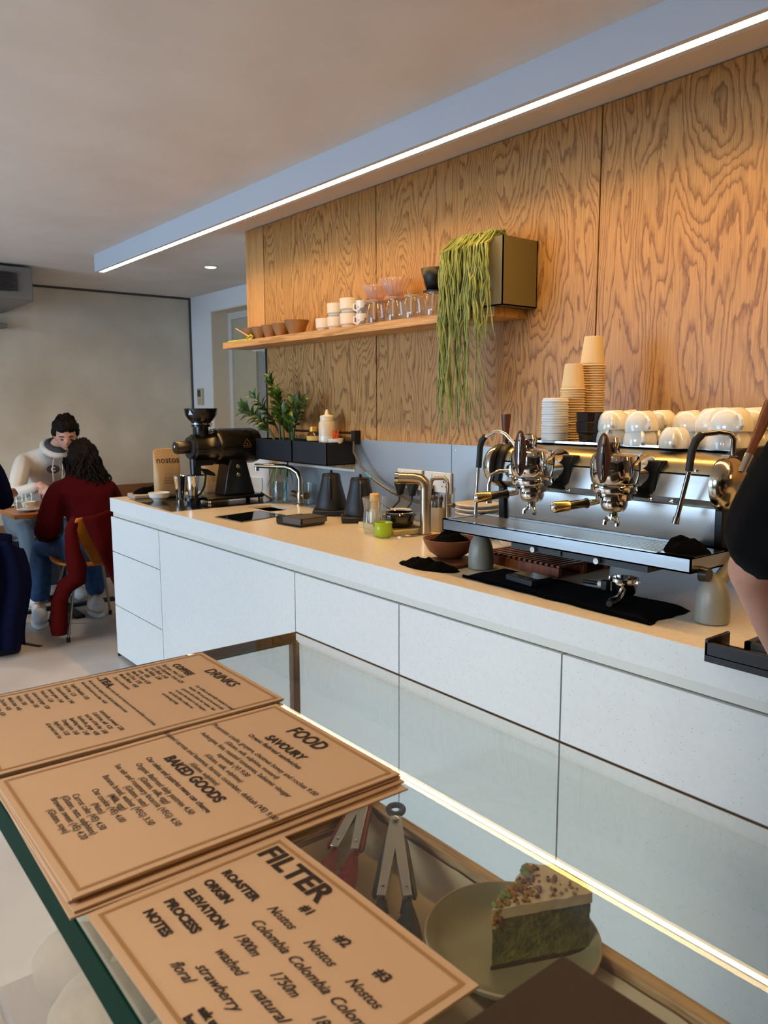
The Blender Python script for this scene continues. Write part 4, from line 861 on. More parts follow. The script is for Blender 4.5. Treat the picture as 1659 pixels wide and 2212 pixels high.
# things on the machine
cloth('bar_cloth',-.985,1.70,ZT+.001,.055,.05,.045,2.2,BLKF,'black cloth lump lying on the right end of the drip tray')
ZM=1.3058
def stack(proto_g,m,nm,n,x,y,pitch,flip,lab_top,lab,grp,cat,extra=None):
    me=None
    for k in range(n):
        if me is None: o=obj(nm,proto_g,m); me=o; o['category']=cat; o['group']=grp
        else: o=me.copy(); C.objects.link(o)
        o.location=(x+.0006*math.sin(k*1.9),y+.0006*math.cos(k*2.3),ZM+k*pitch); o['label']=lab_top if k==n-1 else lab
    return me
g=G(); g.lathe([(.0385,0),(.0405,.0015),(.0405,.005),(.038,.006),(.0375,.0115),(.034,.0135),(.030,.0130),(.029,.011),(0,.011)],n=36)
stack(g,LIDM,'takeaway_lid',18,-1.551,1.90,.0071,0,'topmost white takeaway lid of the lid stack on the machine','white takeaway cup lid nested in the lid stack on the machine','white lids stacked on the espresso machine','lid')
def cupg(r0,r1,h): 
    g=G(); g.lathe([(r0,.001),(r0+.0018,.0),(r0+.0028,.0022),(r0+.0006,.0042),(r0-.0030,.0046),(r0-.0032,.0072),(r0-.0012,.0085),(r1,h-.001),(r1-.001,h),(r1-.004,h-.004),(0,h-.005)],n=36); return g
stack(cupg(.0365,.0265,.078),PAPERC,'paper_cup',22,-1.553,1.985,.0076,1,'topmost upturned kraft paper cup of the shorter cup stack','kraft paper cup nested in the shorter stack on the machine','paper cups in the shorter stack','cup')
stack(cupg(.0385,.0275,.091),PAPERC,'paper_cup',32,-1.543,2.065,.0075,1,'topmost upturned kraft paper cup of the taller cup stack','kraft paper cup nested in the taller stack on the machine','paper cups in the taller stack','cup')
g=G(); g.lathe([(.026,0),(.027,.001),(.030,.03),(.0365,.034),(.039,.062),(.041,.064),(.037,.063),(.034,.036),(.02,.004),(0,.004)],n=12)
bc=obj('dark_tumbler',g,mat('smoked_tumbler','#20130e',.2),smooth=20); tag(bc,'lower dark brown tumbler beside the paper cup stacks on the machine','tumbler','dark tumblers on the espresso machine'); bc.location=(-1.425,1.90,ZM)
o=bc.copy(); C.objects.link(o); o.location=(-1.425,1.90,ZM+.0285); o['label']='upper dark brown tumbler nested into the one beside the paper cups'
# upturned porcelain cups
def cup(name,lab,loc,rz,s=1.0,tilt=(0,0),sz=1.0):
    global CUP0
    if CUP0 is None:
        t=thing(name,lab,'cup',loc,rz,'white porcelain cups on the espresso machine')
        g=G(); g.lathe([(.040,.0),(.0425,.001),(.0435,.012),(.041,.03),(.035,.046),(.026,.055),(.024,.057),(.022,.057),(.021,.055),(0,.055)],n=40); obj('cup_body',g,PORC,t)
        g=G(); g.tube([(.0405,0,.010),(.052,0,.008),(.061,0,.015),(.061,0,.026),(.053,0,.036),(.040,0,.040)],[.0045,.0048,.005,.0048,.0045,.004],12); obj('handle',g,PORC,t)
        CUP0=t
    else: t=dup(CUP0,loc,rz,lab)
    t.rotation_euler=(R(tilt[0]),R(tilt[1]),rz); t.scale=(s,s,sz); return t
CUP0=None
cf=[((-1.362,1.925),1.0,-70,2,('lower cup of the leftmost upturned white pair, beside the dark tumblers','upper cup of the leftmost upturned white pair, beside the dark tumblers')),
((-1.395,2.05),1.0,-20,2,('lower back row cup behind the leftmost white pair','upper back row cup behind the leftmost white pair')),
((-1.257,1.905),1.0,-50,2,('lower cup of the front pair left of the small single cup','upper cup of the front pair left of the small single cup')),
((-1.275,2.03),1.0,-60,2,('lower cup of the back pair just left of the small single cup','upper cup of the back pair just left of the small single cup')),
((-1.128,1.865),.88,-62,1,('small single upturned white cup standing alone at the front edge',)),
((-1.176,2.01),1.0,-30,2,('lower cup of the pair behind the small single cup','upper cup of the pair behind the small single cup')),
((-1.085,1.985),1.12,-15,2,('lower cup of the large pair behind the right steam wand','upper cup of the large pair behind the right steam wand')),
((-1.005,1.905),1.12,-55,2,('lower cup of the front large pair left of the walnut lever','upper cup of the front large pair left of the walnut lever')),
((-1.01,2.045),1.12,-60,2,('lower cup of the rightmost pair behind the walnut lever','upper cup of the rightmost pair behind the walnut lever'))]
for (x,y),s,rz,n,labs in cf:
    sz=.98 if s<1.1 else 1.06; s=s*1.04 if s<1.1 else 1.24
    if n==1: sz=.95
    for k in range(n):
        cup('coffee_cup',labs[k],(x+.004*k,y,ZM+.0005+k*.0405*sz),R(rz+k*12),s,(0,0) if k==0 else (3+2*math.sin(x*90),-5+3*math.cos(x*70)),sz)
# ------------------------------------------------------------------ glass display case
t=case=thing('display_case','low glass display case in the foreground with menus lying on its top','display case',(-.1,.31,0))
CX0,CX1,CY0,CY1,CZ=-.811,1.0,.115,.505,1.14
def pane(name,x0,x1,y0,y1,z0,z1,faces,clear=False):
    """glass pane: clear faces, green edges"""
    g=G(); g.box(x0,x1,y0,y1,z0,z1); o=obj(name,g,[CASEG,GREEN,CLEARG],t,True,smooth=0)
    for p in o.data.polygons:
        n=p.normal; p.material_index=(0 if n[faces]>.5 or faces==0 else 2) if abs(n[faces])>.5 else (2 if clear or n[1]>.5 or n[0]<-.5 else 1)
    return o
th=.012
g=G(); xs=[CX0,CX1]
pane('top_pane',CX0,CX1,CY0,CY1,CZ-.010,CZ,2)
pane('front_pane',CX0+.012,CX1-.01,CY0+.006,CY0+.012,.80,CZ-.0105,1,True)
pane('end_pane',CX0+.002,CX0+.010,CY0+.012,CY1-.012,.80,CZ-.0105,0)
pane('back_pane',CX0+.012,CX1-.01,CY1-.010,CY1-.004,.80,CZ-.0105,1,True)
BRZ=mat('bronze_seal','#4a3423',.35,.3)
g=G(); g.box(CX0,CX0+.004,CY0,CY1,CZ-.0115,CZ-.0102); g.box(CX0+.001,CX0+.011,CY1-.011,CY1-.002,.80,CZ-.0105); g.box(CX0-.0012,CX0,CY0,CY1,CZ-.012,CZ); g.tube([(CX0,CY1+.0004,CZ-.0005),(CX1,CY1+.0004,CZ-.0005)],.0011,6)
obj('edge_seal',g,BRZ,t,True)
g=G(); g.box(CX0,CX1,CY0-.0015,CY0,CZ-.024,CZ); obj('green_edge',g,GREEN,t,True)
g=G(); g.box(CX0,CX1,CY0,CY1,.08,.80); obj('plinth',g,mat('case_plinth','#3b332d',.5),t,True)
g=G(); g.box(CX0+.05,CX1,CY0+.05,CY1-.05,0,.0795); obj('plinth_base',g,BLACK,t,True)
g=G(); g.box(-.66,CX1-.02,.30,.49,.955,.962); obj('upper_shelf',g,mat('case_shelf','#9aa39d',.2),t,True)
for x in (-.655,.9):
    for y in (.305,.475):
        g=G(); g.box(x,x+.01,y,y+.01,.8005,.9545); obj('shelf_post',g,STEEL,t,True)
g=G(); g.box(-.79,CX1-.02,.13,.295,.845,.850); obj('lower_shelf',g,mat('case_shelf_dark','#5c5048',.4),t,True)
for x in (-.78,.9):
    for y in (.135,.28):
        g=G(); g.box(x,x+.01,y,y+.01,.8005,.8445); obj('shelf_post',g,STEEL,t,True)
g=G(); g.tube([(-.80,.120,.862),(.9,.120,.862)],.003,8); obj('front_rail',g,STEEL,t,True)

# oak tray lined with paper
TZ=.9625
t=thing('oak_tray','shallow oak tray lined with baking paper inside the glass case','tray',(-.3,.40,TZ))
RZ=1.000
g=G(); g.box(-.640,.3,.474,.488,TZ,RZ); g.box(-.640,.3,.308,.322,TZ,RZ); obj('long_rim',g,TRAYW,t,True,bevel=.0015)
g=G(); g.box(-.640,-.626,.3225,.4735,TZ,RZ); g.box(.286,.3,.3225,.4735,TZ,RZ); obj('short_rim',g,TRAYWY,t,True,bevel=.0015)
g=G(); g.box(-.6255,.2855,.3225,.4735,TZ,.970); obj('tray_base',g,TRAYW,t,True)
g=G()
def fn(u,v):
    x=-.622+u*.9; y=.3255+v*.145; e=max(0,(v-.86)/.14); ez=.022*e**1.5+.004*max(0,nz(x*25,y*40,2))
    if u<.02: ez+=.012*(1-u/.02)
    return (x,y-.0*e,.9712+ez)
g.grid(120,20,fn); o=obj('baking_paper',g,mat('baking_paper','#cdb796',.9,0,'#c0a987',9,bump=.3,bs=25),smooth=60); tag(o,'crinkled brown baking paper lining the oak tray','paper')
# tongs
def tongs(name,lab,apex,ang,spread,col,cat_m,L,ring):
    ax,ay=apex; t=thing(name,lab,'tongs',(ax,ay,.9985),ang); t.rotation_euler=(R(8.5),0,ang)
    h=.5*spread
    for s in (-1,1):
        d=Vector((math.sin(s*h),-math.cos(s*h),0)); nv=Vector((-d.y,d.x,0))
        def at_(q,w): return d*q+nv*w
        zt=.010
        g=G(); p0=at_(.0,0); a=.005; b=.0035
        vs=[];
        for q,w_ in ((.004,.0052),(.02,.0056),(L*.62,.0040)):
            for w,z in ((-w_,zt),(w_,zt),(w_,zt-.009),(-w_,zt-.009)): 
                v=at_(q,w); vs.append((v.x,v.y,z+.004*(1-q/L)))
        g.add(vs,[(0,1,2,3),(8,11,10,9)]+[(j*4+i,j*4+(i+1)%4,(j+1)*4+(i+1)%4,(j+1)*4+i) for j in range(2) for i in range(4)])
        obj('arm',g,STEEL,t,bevel=.0006)
        g=G(); v=at_(L*.55,0); g.lathe([(.0018,0),(.0014,.0008),(0,.001)],(v.x,v.y,zt+.002),10); obj('rivet',g,CHROME,t)
        # coloured grip on the outer side
        g=G(); w0=s*.0058
        pts=[at_(q,w0) for q in (L*.14,L*.2,L*.6,L*.63)]; g.tube([(p.x,p.y,zt-.002) for p in pts],[.002,.0032,.0032,.001],8); obj('side_grip',g,col,t)
        # scalloped head
        g=G(); vs=[];fs=[];n=22
        for i in range(n+1):
            q=i/n; w=(.0045+.0085*math.sin(min(1,q*1.05)*PI*.75)**1.2)*(1 if q<.97 else .6); sc_=.0016*math.cos(q*34) if q>.25 else 0
            c=at_(L*.60+q*L*.40,0); nn=Vector((-d.y,d.x,0)); inner=-s*(w+sc_); outer=s*w*.55
            for ww,zz in ((inner,.0045),(0,.0105),(outer,.006),(0,.001)):
                v=c+nn*ww; vs.append((v.x,v.y,zz))
        for j in range(n):
            for i in range(4): a=j*4+i;b=j*4+(i+1)%4; fs.append((a,b,b+4,a+4))
        fs+=[(0,1,2,3),tuple(4*n+i for i in (3,2,1,0))]
        g.add(vs,fs); obj('tong_head',g,col,t,smooth=50)
    g=G(); g.lathe([(.0035,0),(.0035,.0022),(.002,.003),(0,.003)],(0,-.004,.0145),14); obj('pivot_rivet',g,CHROME,t)
    g=G(); g.box(-.006,.006,-.008,.004,.002,.013); obj('hinge',g,STEEL,t,bevel=.001)
    g=G(); g.box(-.008,.008,-.035,-.022,.003,.010); obj('spring_block',g,BLACK,t,bevel=.002)
    if ring:
        g=G(); g.torus((0,.014,.012),.0075,.0030,26,10); obj('hanging_ring',g,col,t)
    else:
        g=G(); g.ball((.004,.010,.009),(.009,.008,.005),14,10); obj('end_stub',g,col,t)
    return t
REDS=mat('red_silicone','#7a1016',.45,spec=.3); BLKS=mat('black_silicone','#1a1a18',.5)
tongs('serving_tongs','steel tongs with red silicone ends lying in the oak tray',(-.640,.486),R(39),.22,REDS,None,.155,False)
tongs('serving_tongs','steel tongs with black silicone ends and ring, nearest the cake plate',(-.570,.468),R(50),.23,BLKS,None,.165,True)
# plate with cake
PX,PY=-.3773,.427
t=thing('cake_plate','round olive grey stoneware plate on the oak tray carrying the cake','plate',(PX,PY,1.0047))
PL=mat('stoneware_olive','#8f8a69',.45,0,'#878262',30)
g=G(); g.lathe([(0,-.010),(.038,-.010),(.040,-.014),(.044,-.014),(.047,-.009),(.062,-.002),(.068,.006),(.0675,.0072),(.0655,.0065),(.060,-.000),(.052,-.0040),(.045,-.0052),(0,-.0052)],n=64); obj('plate_body',g,PL,t)
g=G(); g.torus((0,0,.0066),.0672,.0010,64,6); obj('bare_rim',g,mat('bare_clay','#a98f6e',.6),t)
# cake slice: wedge
P0=Vector((-.3701,.397)); P1=Vector((-.3373,.4708)); P2=Vector((-.3925,.4632)); PZ=.9998; H_=.049
t=thing('cake_slice','wedge of green pistachio cake with cream frosting and crushed nuts','cake',(P0.x,P0.y,PZ))
def wedge(z0,z1,k=0,nzs=.0008,out=0):
    c=(P0+P1+P2)/3; A=[P0.copy()]
    n=16
    for i in range(n+1): q=i/n; A.append(P0.lerp(P1,q) if False else P0+(P1-P0)*q) if i>0 else None
    for i in range(1,9):
        q=i/8; m_=P1.lerp(P2,q); bul=(m_-P0).normalized()*(.012*math.sin(PI*q)); A.append(m_+bul)
    for i in range(1,12): A.append(P2.lerp(P0,i/12))
    return [(p.x+(p.x-c.x)*out,p.y+(p.y-c.y)*out) for p in A]
def layer(name,z0,z1,m,out=0,rows=10,amp=.0009,dome=0):
    A=wedge(0,0,out=out); g=G(); n=len(A); c=(P0+P1+P2)/3; vs=[];fs=[]
    for j in range(rows+1):
        z=z0+(z1-z0)*j/rows
        for i,(x,y) in enumerate(A):
            e=amp*nz(x*260,y*260,z*240)+amp*.8*nz(x*700,y*700,z*600); vs.append((x+(x-c.x)*e*18,y+(y-c.y)*e*18,z+(amp*.9*nz(x*180,y*180,7) if j==rows else 0)))
    for j in range(rows):
        for i in range(n): a=j*n+i;b=j*n+(i+1)%n; fs.append((a,b,b+n,a+n))
    k=len(vs); rings=[.75,.5,.25]
    for r0 in rings:
        for x,y in A: xx,yy=c.x+(x-c.x)*r0,c.y+(y-c.y)*r0; vs.append((xx,yy,z1+dome*(1-r0)+amp*1.5*nz(xx*170,yy*170,3)))
    prev=rows*n
    for q in range(3):
        s0=k+q*n
        for i in range(n): fs.append((prev+i,prev+(i+1)%n,s0+(i+1)%n,s0+i))
        prev=s0
    vs.append((c.x,c.y,z1+dome)); fs+=[(prev+i,prev+(i+1)%n,len(vs)-1) for i in range(n)]; fs.append(tuple(range(n))[::-1])
    g.add(vs,fs); return obj(name,g,m,t,True,smooth=60)
layer('sponge',PZ,PZ+H_*.84,mat('pistachio_sponge','#524d12',.9,0,'#7d7430',95,6,.35,.62,bump=1,bs=260),rows=16,amp=.0013)
layer('frosting',PZ+H_*.83,PZ+H_,mat('cream_frosting','#d9c79d',.55,0,'#cfbb8d',40,bump=.3,bs=90),out=.035,rows=5,amp=.0016,dome=.002)
g=G(); layer('crust_base',PZ-.0004,PZ+.0035,mat('cake_crust','#4c3413',.9,bump=.6,bs=300),out=.02,rows=2,amp=.0015)
g=G(); A=wedge(0,0,out=.012)
rnd.seed(3)
gn=G(); gb=G(); gm=G()
for k in range(150):
    u,v=rnd.random(),rnd.random()
    if u+v>1: u,v=1-u,1-v
    if rnd.random()<.6: u*=.45
    p=P0+(P1-P0)*u+(P2-P0)*(v*.98); z=PZ+H_+.0012; s=rnd.uniform(.0007,.0017)
    (gn if k%3 else gb).ball((p.x,p.y,z+s*.3),(s*1.3,s,s*.9),7,5)
for k in range(26):
    q=rnd.random()**1.5; p=P0.lerp(P2,rnd.random()*.9)+(P1-P0)*rnd.random()*.14; s=rnd.uniform(.0015,.0030); (gm if k%2 else gn).ball((p.x,p.y,PZ+H_+.001+rnd.uniform(0,.002)),(s*1.5,s,s),8,6)
for k in range(30):
    p=P0+(P1-P0)*rnd.random()*.10+(P2-P0)*rnd.random()*.10; s=rnd.uniform(.0012,.0024); (gn if k%2 else gb).ball((p.x+.0005,p.y-.0012,PZ+H_*rnd.uniform(.70,1.0)),(s,s*1.2,s),7,5)
o=obj('crushed_nuts',gn,mat('nut_tan','#a9752c',.7),t,True); o['kind']='stuff'
o=obj('nut_crumbs',gb,mat('nut_brown','#6b3c1a',.7),t,True); o['kind']='stuff'
o=obj('pistachio_pieces',gm,mat('nut_green','#76802c',.6),t,True); o['kind']='stuff'
for k,(u,v) in enumerate(((.25,.95),(.55,.75),(.45,.35))):
    p=P0+(P1-P0)*u*.9+(P2-P0)*v*.5; g=G(); g.ball((p.x,p.y,PZ+H_+.004),(.0022,.0018,.0034),8,6); obj('whole_nut',g,mat('nut_rose','#8a5f4c',.6),t,True)
# buns on the lower shelf
def bun(lab,x,y,s,rz):
    t=thing('flour_bun',lab,'bun',(x,y,.8505),rz,'floury crackled buns in the glass case'); g=G()
    def fn(d):
        k=1+.05*nz(d.x*2,d.y*2,d.z*2+x*9); cr=abs(nz(d.x*3.1+x*7,d.y*3.1,d.z*3.1)); k-= .045*max(0,1-cr/.06) if d.z>0 else 0
        return k
    g.ball((0,0,s*.58),(s,s*.93,s*.62),56,34,fn); obj('bun_body',g,mat('bun_crust','#a59470',.85,0,'#6f5833',14,6,.38,.66,bump=.5,bs=70),t,smooth=70)
for a in (('floury crackled bun at the far lower corner behind the glass front',-.745,.205,.045,0),('large floury crackled bun nearest the glass front edge',-.655,.205,.052,1.1),('floury crackled bun just under the gap between the menus',-.70,.262,.044,2.0),('floury crackled bun at the near end under the filter menu',-.56,.235,.05,.4)): bun(*a)
t=thing('green_pastry','sugared green pastry seen between the food and filter menus','pastry',(-.63,.262,.8505)); g=G(); g.ball((0,0,.035),(.055,.03,.035),30,18,lambda d:1+.10*nz(d.x*7,d.y*7,d.z*7)); obj('pastry_body',g,mat('pastry_green','#8e9a7a',.8,0,'#4a4a2a',60,5,.45,.6,bump=1,bs=120),t,smooth=70)
t=thing('meringue','white meringue near the bottom edge below the filter menu','pastry',(-.335,.335,.9723)); g=G(); g.lathe([(0,0),(.012,0),(.016,.006),(.013,.014),(.006,.019),(.001,.026),(0,.026)],n=24); obj('meringue_body',g,PORC,t)
# clip on the front pane
t=thing('bag_buckle','dark navy bag with strap buckle standing on the floor before the case','bag',(-1.62,.20,0))
g=G(); g.ball((0,0,.16),(.13,.10,.16),20,14,lambda d:1+.12*nz(d.x*2,d.y*2,d.z*2)); obj('bag_body',g,mat('navy_cloth','#10131f',.8),t,smooth=70)
g=G(); g.tube([(-.08,-.02,.28),(-.05,-.04,.42),(.03,-.04,.44),(.09,-.02,.28)],.008,8); obj('strap',g,BLACK,t)
g=G(); g.box(-.012,.012,-.115,-.10,.18,.24); obj('buckle',g,BLACK,t,bevel=.002)

# ------------------------------------------------------------------ menus on the glass top
def sheet(name,lab,c,w,h,rz,z,grp,border=True,th=.0012,curl=.0):
    t=thing(name,lab,'menu',(c[0],c[1],z),rz,grp)
    g=G(); nx,ny=24,24
    def top(u,v,dz):
        x=(u-.5)*w; y=(v-.5)*h; e=curl*((2*abs(u-.5))**4+(2*abs(v-.5))**4)+.0006*(1+nz(x*14+c[0]*50,y*14,z*90)); return (x,y,e+dz)
    vs=[top(i/nx,j/ny,th) for j in range(ny+1) for i in range(nx+1)]; m=len(vs)
    vs+=[top(i/nx,j/ny,0) for j in range(ny+1) for i in range(nx+1)]
    fs=[]
    for j in range(ny):
        for i in range(nx):
            a=j*(nx+1)+i; q=(a,a+1,a+nx+2,a+nx+1); fs.append(q); fs.append(tuple(m+k for k in q[::-1]))
    B=[i for i in range(nx)]+[nx+j*(nx+1) for j in range(ny)]+[ny*(nx+1)+nx-i for i in range(nx)]+[(ny-j)*(nx+1) for j in range(ny)]
    for a,b in zip(B,B[1:]+B[:1]): fs.append((a,a+m,b+m,b))
    g.add(vs,fs); obj('card',g,MENU,t,smooth=50)
    def hz(x,y): return top(x/w+.5,y/h+.5,th)[2]
    t['hz']=0; del t['hz']
    if border:
        g=G(); b0=.0045; b1=.0068; 
        def strip(x0,y0,x1,y1,hor):
            n=24; vs=[];fs=[]
            for i in range(n+1):
                q=i/n
                if hor: x=x0+(x1-x0)*q; vs+=[(x,y0,hz(x,y0)+.0003),(x,y1,hz(x,y1)+.0003)]
                else: y=y0+(y1-y0)*q; vs+=[(x0,y,hz(x0,y)+.0003),(x1,y,hz(x1,y)+.0003)]
            for i in range(n): a=2*i; fs.append((a,a+1,a+3,a+2))
            g.add(vs,fs)
        X,Y=w/2,h/2
        strip(-X+b0,Y-b1,X-b0,Y-b0,True); strip(-X+b0,-Y+b0,X-b0,-Y+b1,True); strip(-X+b0,-Y+b1,-X+b1,Y-b1,False); strip(X-b1,-Y+b1,X-b0,Y-b1,False)
        obj('printed_border',g,BORD,t,smooth=0)
    return t,hz
def letters(t,hz,w,h,rows,name='lettering'):
    """rows: (text, size, x from left, y from top, bold, align, shear)"""
    g=G()
    for r in rows:
        s,size,x,y=r[:4]; bold=r[4] if len(r)>4 else 0; al=r[5] if len(r)>5 else 'LEFT'; sh=r[6] if len(r)>6 else 0; fit=r[7] if len(r)>7 else 0
        text(g,s,size,-w/2+x,h/2-y,0,bold or .00012,sh,al,fit=fit)
    g.v=[(x,y,hz(max(-w/2,min(w/2,x)),max(-h/2,min(h/2,y)))+.0004) for x,y,z in g.v]
    obj(name,g,INK,t,smooth=0)
gz=CZ+.0004
W_,H2=.177,.250
# drinks stack (three sheets)
DC=(-.702,.2430)
sheet('menu_sheet','bottom sheet of the drinks menu stack, edge showing at the far right corner',(-.701,.2415),W_,H2,R(-1.2),gz,'menus stacked at the far end of the case')
sheet('menu_sheet','middle sheet of the drinks menu stack, directly under the top one',(-.7035,.2425),W_,H2,R(-.2),gz+.0022,'menus stacked at the far end of the case')
t,hz=sheet('drinks_menu','kraft coloured DRINKS menu lying uppermost at the far end of the case',DC,W_,H2,R(-.5),gz+.0044,None)
B_=.00005
rows=[('DRINKS',.0165,.058,.0255,.0004,'LEFT',0,.060),('COFFEE',.0108,.020,.0445,.0005,'LEFT',0,.042)]
L_=['Espresso  from 3.20','Long Espresso  from 4.20','Long Black  3.40','Flat White  3.80','Latte  4.00','Mocha  from 4.30','Hot Choc  3.90','Mocha Magic  4.60']
rows+= [(s,.0062,.014,.053+.0066*i) for i,s in enumerate(L_)]
rows+= [(s,.0048,.094,.052+.0068*i) for i,s in enumerate(['Our coffee is seasonally roasted in small','batches. We are proud to work with','growers who share our values. Ask','us about the beans in the hopper','and which filter coffees we','are brewing today'])]
rows+= [('Dairy or alternative:',.0052,.020,.107),('We use seasonal organic whole milk, oat or soya as a no extra cost addition on all drinks',.0042,.010,.121),('TEA',.0108,.0155,.120,.0005,'LEFT',0,.029),('All our teas are organic, loose leaf and steeped to order',.0046,.014,.130),('Also available iced or as a latte  +0.60',.0046,.014,.137)]
T1_=['English Breakfast  3.20','Earl Grey  3.20','Chamomile blend  3.40','Jasmine green  3.40','Fresh mint  3.20','Lemon and ginger  3.20','Rooibos latte  3.60','Hojicha  3.80','Matcha latte  4.40','Chai latte  4.20','Turmeric latte  4.20','Peppermint  3.20']
rows+= [(s,.0054,.014,.147+.0072*i) for i,s in enumerate(T1_)]
rows+= [(s,.0054,.100,.147+.0066*i) for i,s in enumerate(['Lemonade, pressed  3.50','Cold brew, still  4.20','Iced tea of the day  3.80','Kombucha, ginger  4.00','Sparkling water  2.40','Orange juice  3.60','Apple juice  3.20','all served over ice'])]
letters(t,hz,W_,H2,rows)
# food stack (four sheets)
FC=(-.5120,.2335)
for k,(dx,dy,a,lab) in enumerate([(.009,-.001,-1.0,'lowest sheet of the food menu stack, its corner sticking out to the right'),(.0045,-.0005,.4,'second sheet from the bottom of the food menu stack'),(-.001,.0,-.6,'sheet directly under the uppermost food menu')]):
    sheet('menu_sheet',lab,(FC[0]+dx,FC[1]+dy,),W_,H2*.955,R(a),gz+.0022*k,'menus stacked in the middle of the case')
H3=H2*.95
t,hz=sheet('food_menu','kraft coloured FOOD menu lying uppermost in the middle of the case',FC,W_,H3,R(.1),gz+.0068,None)
rows=[('FOOD',.0195,.0585,.0265,.0006,'LEFT',0,.047),('SAVOURY',.0118,.085,.047,.0005,'CENTER',0,.054),('Organic flatbread sandwiches',.0066,.085,.0555,0,'CENTER',0,.078)]
for i,s in enumerate(['Prosciutto crudo, gruyere, chestnut honey and rocket 9.00','(Gluten, milk, sulphites, mustard)','Aubergine, feta, roasted tomatoes, balsamic vinegar','tapenade (V) 9.00','(Gluten, milk, sulphites)','Roasted carrots and hummus, harissa, cucumber, dukkah (VE) 9.00','(Gluten, sulphites)']): rows.append((s,.0066 if '(' != s[0] else .006,.087,.069+.0078*i,.00006,'CENTER'))
rows+=[('BAKED GOODS',.0125,.087,.127,.0005,'CENTER',0,.088),('Our cakes and pastries menu can change',.0064,.087,.138,0,'CENTER')]
for i,s in enumerate(['Organic flatbread daily pastries 4.50','(Gluten, milk, egg)','Sea salt and rosemary focaccia (VEG) 4.50','(Gluten, nuts)','Banana bread, walnut (VEG) 3.50','(Milk, egg)','Oat cookie (VE) 4.00','(Nuts)','Carrot cake (VE) 4.50','(Gluten, nuts, sulphites)','Brownie sweet (VE) 4.20','(Gluten, soya)']): rows.append((s,.0066,.087,.148+.0066*i,.00006,'CENTER'))
letters(t,hz,W_,H3,rows)
# filter menu
W4,H4=.1755,.1265
t,hz=sheet('filter_menu','kraft coloured FILTER menu with handwritten notes, nearest the camera',(-.3275,.2485-H4/2-.0005),W4,H4,R(1.3),gz,None,th=.0015,curl=.0)
rows=[('FILTER',.0205,.0085,.0240,.0007,'LEFT',0,.066)]
for i,s in enumerate(['ROASTER','ORIGIN','ELEVATION','PROCESS','NOTES']): rows.append((s,.0080,.0130+.0014*i,.0510+.0128*i,.0004,'LEFT',0,[.037,.027,.043,.036,.027][i]))
for i,s in enumerate(['#1','#2','#3']): rows.append((s,.0085,.0715+.0325*i,.0345,.0003))
hand=[['Nostos','Nostos','Nostos'],['Colombia','Colombia','Colombia'],['1900m','1750m','1800m'],['washed','natural','washed'],['strawberry','','red apple']]
for j,r in enumerate(hand):
    for i,s in enumerate(r): rows.append((s,.0085,.060+.036*i+.004*j,.0485+.0128*j,0,'LEFT',.45,.0040*len(s)))
rows+=[('floral',.0085,.066,.1085,0,'LEFT',.45)]
rows+=[(s,.0062,.103,.1115+.0075*i,.0004) for i,s in enumerate(['ask us about the','beans on bar today'])]
letters(t,hz,W4,H4,rows)
# dark card at the lower right
t,hz=sheet('dark_card','plain dark brown card lying on the glass at the bottom right corner',(-.148,.219),.160,.162,R(1.0),gz,None,border=False)
for c in t.children: c.data.materials[0]=mat('dark_card_brown','#2c1f19',.6)
# ------------------------------------------------------------------ the seating corner
BENCHW=mat('bench_wood','#8a5a2c',.5,0,'#7a4d24',30,stretch=(1,.1,1))
t=thing('wall_bench','long wooden wall bench with a plank back along the concrete wall','bench',(-6.6,1,0))
g=G(); g.box(-6.848,-6.80,-2.5,3.15,.60,.73); obj('back_plank',g,BENCHW,t,True,bevel=.004)
g=G(); g.box(-6.845,-6.36,-2.5,3.15,.42,.46); obj('seat_plank',g,BENCHW,t,True,bevel=.004)
g=G(); g.box(-6.845,-6.45,-2.5,3.15,0,.4195); obj('bench_base',g,mat('bench_dark','#1c1a1c',.8),t,True)
TX0,TX1,TY0,TY1,TZT=-6.02,-5.30,1.235,1.98,.735
t=thing('cafe_table','square wooden cafe table with a black pedestal between the seated people','table',((TX0+TX1)/2,(TY0+TY1)/2,0))
g=G(); g.box(TX0,TX1,TY0,TY1,TZT-.028,TZT); obj('table_top',g,mat('table_oak','#a8672c',.35,0,'#955a26',25,stretch=(.2,1,1)),t,True,bevel=.003)
mx_,my_=(TX0+TX1)/2,(TY0+TY1)/2
g=G(); g.tube([(mx_,my_,.02),(mx_,my_,TZT-.03)],.028,16); obj('pedestal',g,BLACK,t,True)
g=G(); g.box(mx_-.03,mx_+.03,my_-.36,my_+.36,.0,.022); g.box(mx_-.36,mx_+.36,my_-.03,my_+.03,.0,.022); obj('pedestal_foot',g,BLACK,t,True,bevel=.003)
def tcup(lab,x,y,rz):
    t=thing('cup_and_saucer',lab,'cup',(x,y,TZT+.0005),rz); g=G(); g.lathe([(0,0),(.03,0),(.035,.003),(.072,.014),(.074,.016),(.07,.017),(.034,.007),(0,.006)],n=36); obj('saucer',g,PORC,t)
    g=G(); g.lathe([(0,.008),(.022,.008),(.025,.012),(.040,.04),(.045,.064),(.043,.064),(.037,.04),(.02,.014),(0,.014)],n=32); obj('cup_body',g,PORC,t)
    g=G(); g.tube([(.043,0,.055),(.058,0,.056),(.062,0,.045),(.055,0,.03),(.037,0,.028)],.004,8); obj('handle',g,PORC,t)
    g=G(); g.lathe([(.0425,.056),(0,.057)],n=24); obj('coffee',g,mat('latte_foam','#c99f73',.5),t); return t
tcup('white cup of milky coffee on its saucer at the near edge of the wooden table',-5.445,1.36,R(-40))
